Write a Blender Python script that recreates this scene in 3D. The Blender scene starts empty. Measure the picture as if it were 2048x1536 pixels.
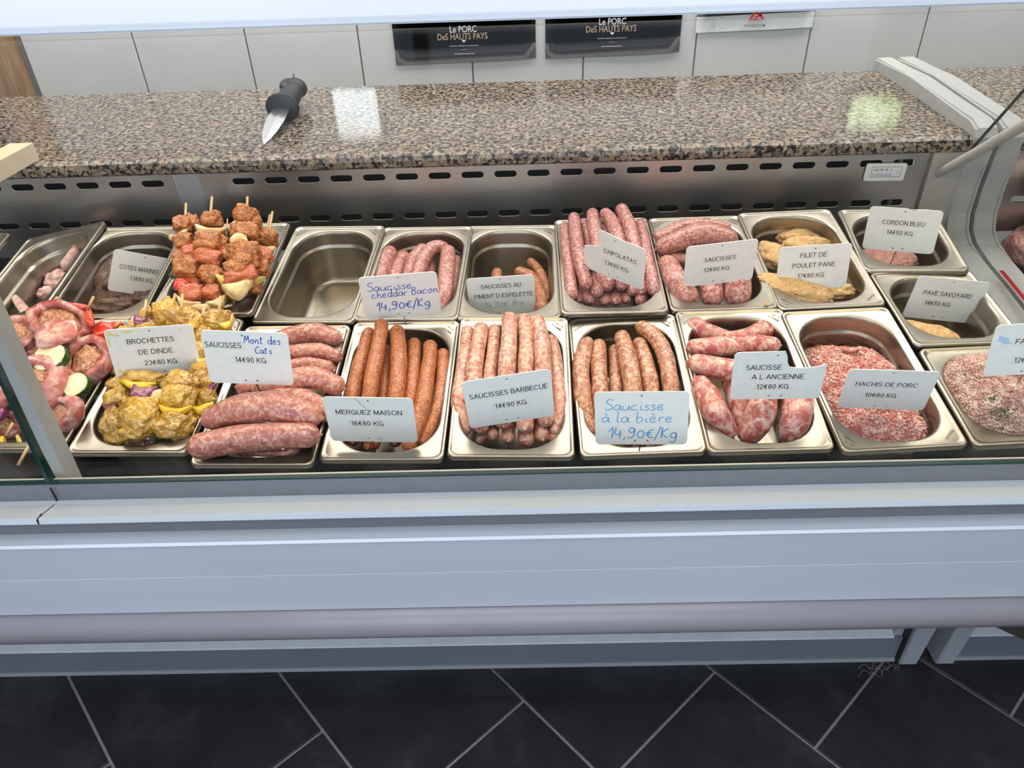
import bpy, bmesh, math, random
from mathutils import Vector, Matrix, noise
random.seed(7)
R = math.radians
scn = bpy.context.scene
COL = scn.collection
# ---------------------------------------------------------------- camera
cam_d = bpy.data.cameras.new('camera'); cam = bpy.data.objects.new('camera', cam_d); COL.objects.link(cam)
FPX = 1540.0
cam_d.sensor_fit = 'HORIZONTAL'; cam_d.sensor_width = 36.0; cam_d.lens = 36.0*FPX/2048; cam_d.clip_start = .02
CO = Vector((0, 0, 1.45))
RT = Vector((0.9996, 0.0001, -0.0293)).normalized()
DN = Vector((-0.0236, -0.5895, -0.8075)).normalized()
FW = RT.cross(DN).normalized()
DN = FW.cross(RT).normalized()
cam.matrix_world = Matrix(((RT.x, -DN.x, -FW.x, CO.x), (RT.y, -DN.y, -FW.y, CO.y), (RT.z, -DN.z, -FW.z, CO.z), (0, 0, 0, 1)))
scn.camera = cam
# ---------------------------------------------------------------- world, lights, exposure
w = bpy.data.worlds.new('world'); scn.world = w; w.use_nodes = True
w.node_tree.nodes['Background'].inputs[0].default_value = (.70, .82, 1.0, 1)
w.node_tree.nodes['Background'].inputs[1].default_value = 1.6
scn.view_settings.view_transform = 'Standard'; scn.view_settings.look = 'None'
scn.view_settings.exposure = 0.0; scn.view_settings.gamma = 1.0
scn.view_settings.use_curve_mapping = False
scn.cycles.max_bounces = 8; scn.cycles.transparent_max_bounces = 12; scn.cycles.use_denoising = True
scn.cycles.caustics_reflective = False; scn.cycles.caustics_refractive = False
scn.cycles.sample_clamp_indirect = 4.0

def area(name, loc, size, rot, power, color):
    l = bpy.data.lights.new(name, 'AREA'); l.shape = 'RECTANGLE'; l.size, l.size_y = size
    l.energy = power; l.color = color
    o = bpy.data.objects.new(name, l); COL.objects.link(o); o.location = loc; o.rotation_euler = rot
    return o
area('window_light', (-0.4, -1.98, 1.75), (3.6, 1.4), (R(90), 0, 0), 26, (.76, .86, 1.0))
area('canopy_light', (0.0, 0.86, 1.285), (2.6, .05), (0, 0, 0), 4.3, (1.0, .80, .50))
area('ceiling_light', (0.0, -.45, 2.52), (3.6, 1.2), (0, 0, 0), 42, (.89, .94, 1.0))
area('back_ceiling_light', (0.0, 1.85, 2.52), (3.6, .8), (0, 0, 0), 54, (1.0, .965, .92))

# ---------------------------------------------------------------- materials
MATS = {}
def new_mat(name):
    m = bpy.data.materials.new(name); m.use_nodes = True
    nt = m.node_tree; b = nt.nodes['Principled BSDF']; MATS[name] = m
    return m, nt, b
def N(nt, t, **kw):
    n = nt.nodes.new(t)
    for k, v in kw.items(): setattr(n, k, v)
    return n
def ramp(nt, fac, stops, interp='LINEAR'):
    r = N(nt, 'ShaderNodeValToRGB'); r.color_ramp.interpolation = interp
    e = r.color_ramp.elements
    while len(e) < len(stops): e.new(.5)
    for i, (p, c) in enumerate(stops): e[i].position = p; e[i].color = (*c, 1)
    nt.links.new(fac, r.inputs[0]); return r.outputs[0]
def coords(nt, scale=(1, 1, 1), rnd=True):
    tc = N(nt, 'ShaderNodeTexCoord'); mp = N(nt, 'ShaderNodeMapping')
    mp.inputs['Scale'].default_value = scale
    nt.links.new(tc.outputs['Object'], mp.inputs[0])
    if rnd:
        oi = N(nt, 'ShaderNodeObjectInfo'); mu = N(nt, 'ShaderNodeMath', operation='MULTIPLY'); mu.inputs[1].default_value = 13.0
        nt.links.new(oi.outputs['Random'], mu.inputs[0]); nt.links.new(mu.outputs[0], mp.inputs['Location'])
    return mp.outputs[0]
def noise_t(nt, vec, scale, detail=3, rough=.55, dist=0.):
    n = N(nt, 'ShaderNodeTexNoise'); n.inputs['Scale'].default_value = scale; n.inputs['Detail'].default_value = detail
    n.inputs['Roughness'].default_value = rough; n.inputs['Distortion'].default_value = dist
    nt.links.new(vec, n.inputs['Vector']); return n.outputs['Fac']
def bump(nt, b, h, strength, dist):
    n = N(nt, 'ShaderNodeBump'); n.inputs['Strength'].default_value = strength; n.inputs['Distance'].default_value = dist
    nt.links.new(h, n.inputs['Height']); nt.links.new(n.outputs[0], b.inputs['Normal']); return n
def mix(nt, fac, a, bb, mode='MIX'):
    n = N(nt, 'ShaderNodeMix', data_type='RGBA', blend_type=mode)
    for s, v in ((0, fac), (6, a), (7, bb)):
        if isinstance(v, (int, float)): n.inputs[s].default_value = v
        elif isinstance(v, tuple): n.inputs[s].default_value = (*v, 1)
        else: nt.links.new(v, n.inputs[s])
    return n.outputs[2]
def plain(name, col, rough=.5, metal=0., spec=.5, **kw):
    m, nt, b = new_mat(name)
    b.inputs['Base Color'].default_value = (*col, 1); b.inputs['Roughness'].default_value = rough
    b.inputs['Metallic'].default_value = metal; b.inputs['Specular IOR Level'].default_value = spec
    v = coords(nt, rnd=False); n = noise_t(nt, v, kw.get('ns', 60), 3)
    c = ramp(nt, n, [(.3, tuple(x*kw.get('lo', .95) for x in col)), (.7, tuple(min(1, x*kw.get('hi', 1.03)) for x in col))])
    nt.links.new(c, b.inputs['Base Color'])
    return m

def meat(name, dark, mid, fat, scale=150, fatpos=.56, rough=.33, stretch=(1, 1, 1), bumpd=.0012, sss=.12, coat=.25, spots=None):
    m, nt, b = new_mat(name)
    v = coords(nt, stretch)
    n1 = noise_t(nt, v, scale, 3, .6, .6)
    n2 = noise_t(nt, v, scale*.28, 2, .5)
    base = ramp(nt, n2, [(.35, dark), (.65, mid)])
    f = ramp(nt, n1, [(fatpos-.09, (0, 0, 0)), (fatpos+.11, (1, 1, 1))])
    c = mix(nt, f, base, fat)
    if spots:
        n3 = noise_t(nt, v, spots[0], 2, .6)
        s = ramp(nt, n3, [(spots[1], (0, 0, 0)), (spots[1]+.03, (1, 1, 1))])
        c = mix(nt, s, c, spots[2])
    nt.links.new(c, b.inputs['Base Color'])
    b.inputs['Roughness'].default_value = rough
    b.inputs['Subsurface Weight'].default_value = sss; b.inputs['Subsurface Radius'].default_value = (.006, .002, .0015)
    b.inputs['Subsurface Scale'].default_value = .5
    b.inputs['Coat Weight'].default_value = coat; b.inputs['Coat Roughness'].default_value = .18
    bump(nt, b, n1, .5, bumpd)
    return m
SAUS_FRESH = meat('sausage_pink', (.36, .10, .085), (.50, .175, .14), (.68, .40, .33), 210, .53)
SAUS_BIG = meat('sausage_large', (.36, .095, .08), (.49, .17, .13), (.70, .42, .30), 165, .55)
SAUS_ANC = meat('sausage_coarse', (.40, .075, .055), (.50, .14, .11), (.76, .48, .39), 100, .51)
SAUS_BBQ = meat('sausage_barbecue', (.36, .10, .075), (.52, .20, .14), (.68, .43, .31), 165, .50, spots=(210, .70, (.16, .12, .04)))
SAUS_BIERE = meat('sausage_beer', (.29, .088, .042), (.42, .16, .08), (.66, .40, .25), 155, .53)
SAUS_MERG = meat('sausage_merguez', (.29, .065, .018), (.43, .125, .036), (.60, .27, .12), 330, .56, rough=.42, bumpd=.0012, coat=.15)
SAUS_ESP = meat('sausage_espelette', (.32, .10, .045), (.48, .17, .07), (.62, .33, .19), 170, .58)
SAUS_CHED = meat('sausage_cheddar', (.32, .085, .07), (.45, .155, .13), (.66, .39, .32), 215, .52)
SAUS_CHIP = meat('sausage_chipolata', (.30, .075, .065), (.42, .135, .115), (.66, .38, .33), 230, .53)
MINCE = meat('minced_pork', (.42, .10, .085), (.56, .19, .15), (.74, .44, .36), 210, .53, rough=.42, bumpd=.003)
MINCE_BITS = meat('minced_pork_bits', (.50, .14, .12), (.60, .23, .18), (.82, .54, .45), 90, .52, rough=.45)
FARCE = meat('stuffing', (.34, .13, .105), (.50, .26, .20), (.70, .50, .41), 190, .5, rough=.45, bumpd=.003, spots=(120, .66, (.10, .11, .045)))
FARCE_BITS = meat('stuffing_bits', (.44, .22, .18), (.58, .34, .27), (.74, .56, .47), 70, .52, rough=.45, spots=(70, .68, (.10, .13, .05)))
MARIN = meat('marinated_meat', (.33, .085, .013), (.49, .16, .028), (.66, .29, .08), 240, .57, rough=.4, bumpd=.003, coat=.35, spots=(300, .62, (.10, .03, .012)))
MARIN_PINK = meat('marinated_meat_pink', (.48, .085, .03), (.58, .15, .055), (.64, .27, .12), 240, .62, rough=.38, bumpd=.002, coat=.35, spots=(420, .64, (.16, .05, .02)))
DINDE = meat('turkey_marinade', (.34, .16, .012), (.60, .33, .025), (.74, .50, .15), 95, .58, rough=.25, bumpd=.0025, sss=.2, coat=.7, spots=(300, .66, (.08, .05, .012)))
BROWN = meat('brown_marinade', (.045, .018, .008), (.13, .045, .015), (.20, .085, .03), 300, .58, rough=.4, bumpd=.003)
BACON = meat('bacon', (.42, .085, .075), (.55, .17, .14), (.76, .48, .40), 55, .56, rough=.3, stretch=(1, 1, 1), bumpd=.0008)
MINCED_RAW = meat('roll_mince', (.36, .11, .045), (.54, .20, .09), (.70, .42, .26), 260, .54, rough=.45, bumpd=.003)
CHICKEN = meat('pale_chicken', (.62, .25, .22), (.74, .44, .37), (.84, .62, .52), 60, .52, rough=.35)
CRUMB = meat('breadcrumb', (.56, .30, .10), (.72, .46, .20), (.84, .64, .38), 420, .56, rough=.85, coat=0, bumpd=.004, sss=.03)
CRUMB_PALE = meat('breadcrumb_pale', (.48, .26, .12), (.60, .38, .19), (.74, .54, .34), 420, .56, rough=.85, coat=0, bumpd=.004, sss=.03)
CRUMB_PINK = meat('breadcrumb_pink', (.45, .15, .12), (.55, .26, .20), (.66, .44, .32), 420, .56, rough=.8, coat=0, bumpd=.004, sss=.03)
ONION = meat('onion', (.62, .36, .12), (.76, .56, .26), (.84, .70, .42), 45, .56, rough=.25, bumpd=.0006, coat=.5)
ONION_Y = meat('onion_yellow', (.66, .42, .05), (.78, .56, .12), (.82, .66, .26), 45, .56, rough=.25, bumpd=.0006, coat=.5)
ONION_P = meat('onion_purple', (.16, .03, .10), (.27, .06, .15), (.42, .18, .26), 50, .60, rough=.2, bumpd=.0006, coat=.6)
PEPPER_R = meat('pepper_red', (.58, .02, .012), (.70, .05, .025), (.74, .12, .05), 40, .66, rough=.18, bumpd=.0005, coat=.6)
PEPPER_Y = meat('pepper_yellow', (.74, .46, .015), (.82, .56, .03), (.86, .64, .10), 40, .62, rough=.18, bumpd=.0005, coat=.6)
GREEN = meat('green_veg', (.02, .05, .012), (.05, .12, .025), (.16, .26, .06), 90, .62, rough=.3, bumpd=.0008)
ZUC_SKIN = meat('courgette_skin', (.015, .045, .012), (.03, .09, .02), (.09, .18, .05), 160, .62, rough=.3, bumpd=.0006)
ZUC = meat('courgette_flesh', (.72, .66, .36), (.80, .74, .44), (.86, .82, .58), 60, .58, rough=.4, bumpd=.0005)
WOOD = meat('skewer_wood', (.60, .36, .16), (.70, .46, .23), (.76, .54, .30), 90, .6, rough=.6, stretch=(1, 1, 1), coat=0, sss=0)

def steel(name, col, rough, stretch, br=.12, met=1.0, bs=.08):
    m, nt, b = new_mat(name)
    v = coords(nt, stretch, False)
    n = noise_t(nt, v, 30, 4, .6)
    nt.links.new(ramp(nt, n, [(.25, tuple(c*.86 for c in col)), (.75, col)]), b.inputs['Base Color'])
    b.inputs['Metallic'].default_value = met
    mr = N(nt, 'ShaderNodeMapRange'); mr.inputs[3].default_value = rough-br/2; mr.inputs[4].default_value = rough+br/2
    nt.links.new(n, mr.inputs[0]); nt.links.new(mr.outputs[0], b.inputs['Roughness'])
    if bs: bump(nt, b, n, bs, .0005)
    return m
STEEL = steel('pan_steel', (.42, .375, .305), .31, (3, 3, 3), .06, bs=0)
STEEL_BR = steel('brushed_steel', (.60, .57, .545), .30, (1.0, 8, 60), .16)
ALU = steel('aluminium', (.62, .64, .68), .36, (2, 40, 40), .08)
GREY_PAINT = plain('grey_frame_paint', (.42, .425, .415), .42)
GREY_RAIL = plain('beige_grey_rail', (.50, .475, .44), .45)
WHITE_PANEL = plain('white_panel', (.60, .64, .70), .28, ns=3)
CANOPY = plain('white_canopy', (.52, .56, .60), .25, ns=3)
BUMPER = plain('bumper_plastic', (.27, .25, .275), .30, ns=8)
KICK = plain('kick_metal', (.17, .20, .23), .38, ns=10)
KICK_L = plain('kick_ledge', (.62, .66, .70), .45, ns=25, lo=.9)
LEG = plain('leg_grey', (.36, .38, .41), .42)
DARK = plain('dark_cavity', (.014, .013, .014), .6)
DECKM = plain('deck_dark', (.028, .026, .027), .30)
TAGM = plain('tag_plastic', (.80, .79, .75), .32, ns=120, lo=.97)
TAG_STAINED = None
INK = plain('black_ink', (.012, .012, .014), .5)
INK_B = plain('blue_marker', (.03, .10, .50), .5)
INK_LB = plain('light_blue_marker', (.10, .36, .66), .5)
INK_T = plain('teal_marker', (.10, .42, .48), .5)
TAPE = plain('label_tape', (.79, .78, .72), .25)
RUBBER = plain('black_rubber', (.015, .015, .016), .45)
BLADE = steel('knife_blade', (.80, .82, .84), .22, (3, 3, 3))
RED = plain('red_plastic', (.62, .02, .03), .4)
BLACK_PAPER = plain('poster_black', (.022, .018, .019), .28)
WHITE_PAPER = plain('paper_white', (.66, .67, .68), .45)
WHITE_INK = plain('poster_white_ink', (.80, .80, .80), .5)
GOLD_INK = plain('poster_gold_ink', (.58, .42, .26), .5)
TILE_W = plain('wall_tile', (.76, .74, .71), .20, ns=5, lo=.94, hi=1.04)
GROUT_W = plain('wall_grout', (.24, .23, .21), .8)
GROUT_F = plain('floor_grout', (.34, .32, .28), .85, ns=200, lo=.7)
PLASTER = plain('plaster', (.70, .70, .69), .8)
OAK = meat('oak_trim', (.34, .18, .075), (.42, .24, .11), (.50, .31, .16), 22, .55, rough=.5, stretch=(6, 6, .5), coat=.1, sss=0, bumpd=.0004)
STAMP = plain('stamp_grey', (.18, .17, .16), .5)
DARK_BROWN = plain('dark_board', (.05, .045, .04), .5)

def floor_mat():
    m, nt, b = new_mat('slate_tile')
    v = coords(nt, (1, 1, 1), True)
    n = noise_t(nt, v, 7, 8, .68, .4)
    nt.links.new(ramp(nt, n, [(.3, (.011, .011, .014)), (.55, (.021, .021, .026)), (.75, (.045, .045, .052))]), b.inputs['Base Color'])
    b.inputs['Roughness'].default_value = .42
    bump(nt, b, noise_t(nt, v, 60, 6, .7), .35, .002)
    return m
SLATE = floor_mat()
def granite_mat():
    m, nt, b = new_mat('granite')
    v = coords(nt, (1, 1, 1), False)
    n1 = noise_t(nt, v, 105, 3, .6, .5); n2 = noise_t(nt, v, 125, 3, .6); n3 = noise_t(nt, v, 46, 2, .5)
    vv = N(nt, 'ShaderNodeVectorMath', operation='ADD'); vv.inputs[1].default_value = (7.3, 2.1, 4.4); nt.links.new(v, vv.inputs[0])
    n4 = noise_t(nt, vv.outputs[0], 120, 2, .6, .3)
    c = ramp(nt, n1, [(.36, (.10, .078, .06)), (.45, (.215, .165, .12)), (.54, (.31, .235, .165)), (.64, (.44, .37, .28))])
    c = mix(nt, ramp(nt, n3, [(.54, (0, 0, 0)), (.62, (.8, .8, .8))]), c, (.35, .235, .145))
    g = mix(nt, ramp(nt, n4, [(.55, (0, 0, 0)), (.60, (.9, .9, .9))]), c, (.17, .155, .14))
    g = mix(nt, ramp(nt, n2, [(.51, (0, 0, 0)), (.56, (1, 1, 1))]), g, (.022, .018, .017))
    nt.links.new(g, b.inputs['Base Color']); b.inputs['Roughness'].default_value = .09
    b.inputs['Specular IOR Level'].default_value = .26
    return m
GRANITE = granite_mat()
def glass_mat(name, tint, refl):
    m, nt, b = new_mat(name)
    nt.nodes.remove(b); out = nt.nodes['Material Output']
    tr = N(nt, 'ShaderNodeBsdfTransparent'); tr.inputs[0].default_value = (*tint, 1)
    gl = N(nt, 'ShaderNodeBsdfGlossy'); gl.inputs['Roughness'].default_value = .02
    lw = N(nt, 'ShaderNodeLayerWeight'); lw.inputs['Blend'].default_value = .5
    pw = N(nt, 'ShaderNodeMath', operation='POWER'); pw.inputs[1].default_value = 3.5; nt.links.new(lw.outputs['Facing'], pw.inputs[0])
    fr = N(nt, 'ShaderNodeMath', operation='MULTIPLY_ADD'); fr.inputs[1].default_value = .55; fr.inputs[2].default_value = refl; nt.links.new(pw.outputs[0], fr.inputs[0])
    mx = N(nt, 'ShaderNodeMixShader')
    nt.links.new(fr.outputs[0], mx.inputs[0]); nt.links.new(tr.outputs[0], mx.inputs[1]); nt.links.new(gl.outputs[0], mx.inputs[2])
    nt.links.new(mx.outputs[0], out.inputs[0])
    return m
GLASS = glass_mat('clear_glass', (.985, .995, .99), .012)
GLASS_EDGE = plain('glass_edge', (.008, .035, .03), .15)
def emit(name, col, s):
    m, nt, b = new_mat(name)
    b.inputs['Base Color'].default_value = (0, 0, 0, 1); b.inputs['Emission Color'].default_value = (*col, 1); b.inputs['Emission Strength'].default_value = s
    return m
TUBE = emit('fluorescent_tube', (1.0, .86, .62), 3.0)
def glow_mat(name, c1, c2, s):
    m, nt, b = new_mat(name)
    v = coords(nt, rnd=False); n = noise_t(nt, v, 18, 3)
    b.inputs['Base Color'].default_value = (0, 0, 0, 1)
    nt.links.new(ramp(nt, n, [(.4, c1), (.6, c2)]), b.inputs['Emission Color']); b.inputs['Emission Strength'].default_value = s
    return m
GLOW_PALE = glow_mat('pane_glow_pale', (.80, .92, 1.0), (.9, .97, 1.0), 3.6)  # emission for the added panes mirrored by the granite
GLOW_GREEN = glow_mat('pane_glow_green', (.30, .48, .16), (.85, 1.0, .75), 3.4)

# ---------------------------------------------------------------- mesh helpers
def link(name, me, mat=None, parent=None, **p):
    o = bpy.data.objects.new(name, me); COL.objects.link(o)
    if mat is not None and me is not None:
        me.materials.clear(); me.materials.append(mat)
    if parent is not None: o.parent = parent
    for k, v in p.items(): o[k] = v
    return o
def from_bm(name, bm, mat, parent=None, smooth=False, **p):
    me = bpy.data.meshes.new(name)
    bmesh.ops.recalc_face_normals(bm, faces=bm.faces)
    if smooth:
        for f in bm.faces: f.smooth = True
    bm.to_mesh(me); bm.free()
    return link(name, me, mat, parent, **p)
def empty(name, loc, label, cat, group=None, mat=None):
    o = bpy.data.objects.new(name, None); COL.objects.link(o); o.empty_display_size = .05
    if mat is not None: o.matrix_world = mat
    else: o.location = loc
    o['label'] = label; o['category'] = cat
    if group: o['group'] = group
    return o
def tag(o, label, cat, group=None):
    o['label'] = label; o['category'] = cat
    if group: o['group'] = group
    return o
def add_box(bm, x0, x1, y0, y1, z0, z1, M=None):
    vs = [bm.verts.new((x, y, z)) for z in (z0, z1) for y in (y0, y1) for x in (x0, x1)]
    for f in ((0, 2, 3, 1), (4, 5, 7, 6), (0, 1, 5, 4), (2, 6, 7, 3), (0, 4, 6, 2), (1, 3, 7, 5)): bm.faces.new([vs[i] for i in f])
    if M is not None:
        for v in vs: v.co = M @ v.co
    return vs
def box(name, x0, x1, y0, y1, z0, z1, mat, parent=None, bev=0, **p):
    bm = bmesh.new(); add_box(bm, x0, x1, y0, y1, z0, z1)
    if bev: bmesh.ops.bevel(bm, geom=bm.edges[:], offset=bev, segments=2, affect='EDGES')
    return from_bm(name, bm, mat, parent, **p)
def prism_x(name, prof, x0, x1, mat, parent=None, smooth=False, bev=0):
    bm = bmesh.new()
    a = [bm.verts.new((x0, y, z)) for y, z in prof]; b = [bm.verts.new((x1, y, z)) for y, z in prof]
    n = len(prof)
    for i in range(n): bm.faces.new((a[i], a[(i+1) % n], b[(i+1) % n], b[i]))
    bm.faces.new(a[::-1]); bm.faces.new(b)
    bmesh.ops.triangulate(bm, faces=[f for f in bm.faces if len(f.verts) > 4])
    bmesh.ops.recalc_face_normals(bm, faces=bm.faces)
    if bev:
        es = [e for e in bm.edges if len(e.link_faces) == 2 and e.calc_face_angle(0) > .4]
        bmesh.ops.bevel(bm, geom=es, offset=bev, segments=2, affect='EDGES')
    return from_bm(name, bm, mat, parent)
def catmull(pts, n=6):
    P = [Vector(p) for p in pts]
    if len(P) < 3: 
        return [P[0].lerp(P[-1], i/(n*2)) for i in range(n*2+1)]
    P = [P[0]*2-P[1]]+P+[P[-1]*2-P[-2]]; out = []
    for i in range(1, len(P)-2):
        for k in range(n):
            t = k/n; a, b, c, d = P[i-1], P[i], P[i+1], P[i+2]
            out.append(.5*((2*b)+(c-a)*t+(2*a-5*b+4*c-d)*t*t+(3*b-a-3*c+d)*t**3))
    out.append(P[-2].copy()); return out
def sweep(bm, pts, rad, sides=12, caps=True):
    """tube through pts with radius per point"""
    prev = None; up = None; rings = []
    for i, p in enumerate(pts):
        t = (pts[min(i+1, len(pts)-1)]-pts[max(i-1, 0)]).normalized()
        if up is None: up = Vector((0, 0, 1)) if abs(t.z) < .9 else Vector((1, 0, 0))
        s = t.cross(up).normalized(); up = s.cross(t).normalized()
        rings.append([bm.verts.new(p+(s*math.cos(a)+up*math.sin(a))*rad[i]) for a in [2*math.pi*k/sides for k in range(sides)]])
    for a, b in zip(rings, rings[1:]):
        for k in range(sides): bm.faces.new((a[k], a[(k+1) % sides], b[(k+1) % sides], b[k]))
    if caps: bm.faces.new(rings[0][::-1]); bm.faces.new(rings[-1])
def tube(name, pts, r, mat, parent=None, sides=10, **p):
    bm = bmesh.new(); pts = [Vector(q) for q in pts]
    sweep(bm, pts, [r]*len(pts) if isinstance(r, (int, float)) else r, sides)
    return from_bm(name, bm, mat, parent, True, **p)
def curve_shape(name, loops, thick, mat, parent=None, bevel=0., axis='XZ', **p):
    """flat plate with holes: loops of 2-D points, first the outline"""
    cu = bpy.data.curves.new(name, 'CURVE'); cu.dimensions = '2D'; cu.fill_mode = 'BOTH'; cu.extrude = thick/2
    cu.bevel_depth = bevel; cu.bevel_resolution = 1
    for lp in loops:
        s = cu.splines.new('POLY'); s.points.add(len(lp)-1); s.use_cyclic_u = True
        for q, (x, y) in zip(s.points, lp): q.co = (x, y, 0, 1)
    o = bpy.data.objects.new(name, cu); COL.objects.link(o)
    dg = bpy.context.evaluated_depsgraph_get()
    me = bpy.data.meshes.new_from_object(o.evaluated_get(dg)); bpy.data.objects.remove(o); bpy.data.curves.remove(cu)
    if axis == 'XZ': me.transform(Matrix.Rotation(R(90), 4, 'X'))
    return link(name, me, mat, parent, **p)
def text_mesh(s, bold=.008):
    cu = bpy.data.curves.new('txt', 'FONT'); cu.body = s; cu.size = 1.0; cu.align_x = 'LEFT'; cu.extrude = 0; cu.resolution_u = 3; cu.offset = bold
    o = bpy.data.objects.new('txt', cu); COL.objects.link(o)
    dg = bpy.context.evaluated_depsgraph_get()
    me = bpy.data.meshes.new_from_object(o.evaluated_get(dg)); bpy.data.objects.remove(o); bpy.data.curves.remove(cu)
    return me
def put_text(s, cx, cz, wd, ht, mat, parent, y=-.0012, M=None, name='lettering', **p):
    """text in the local XZ plane facing -Y, fitted to width wd and cap height ht"""
    me = text_mesh(s)
    xs = [v.co.x for v in me.vertices]; ys = [v.co.y for v in me.vertices]
    if not xs: return
    x0, x1 = min(xs), max(xs)
    capm = .70
    sx = wd/(x1-x0); sz = ht/capm
    for v in me.vertices:
        v.co = ((v.co.x-(x0+x1)/2)*sx+cx, y, (v.co.y-capm/2)*sz+cz)
    if M is not None: me.transform(M)
    return link(name, me, mat, parent, **p)

def rrect(w, l, r, n=6, cx=0, cy=0):
    out = []
    for qx, qy, a0 in ((1, 1, 0), (-1, 1, 90), (-1, -1, 180), (1, -1, 270)):
        for k in range(n+1):
            a = R(a0+90*k/n); out.append((cx+qx*(w/2-r)+r*math.cos(a), cy+qy*(l/2-r)+r*math.sin(a)))
    return out

# ---------------------------------------------------------------- positions
def unproj(px, py):
    return (RT*((px-1024)/FPX)+DN*((py-768)/FPX)+FW)
class Pan: pass
PANS = {}
def pan_M(x, y, z, yaw, pi, ro):
    return Matrix.Translation((x, y, z)) @ Matrix.Rotation(R(yaw), 4, 'Z') @ Matrix.Rotation(R(pi), 4, 'X') @ Matrix.Rotation(R(ro), 4, 'Y')
def DP(pan, px, py, h):
    """world point on the plane h above the rim plane of a pan, seen at that pixel"""
    M = PANS[pan]; n = (M.to_3x3() @ Vector((0, 0, 1))).normalized(); o = M.translation+n*h
    d = unproj(px, py); t = (o-CO).dot(n)/d.dot(n)
    return CO+d*t, t
def at_y(px, py, y):
    d = unproj(px, py); return CO+d*(y/d.y)
def at_z(px, py, z):
    d = unproj(px, py); return CO+d*((z-CO.z)/d.z)

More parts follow.
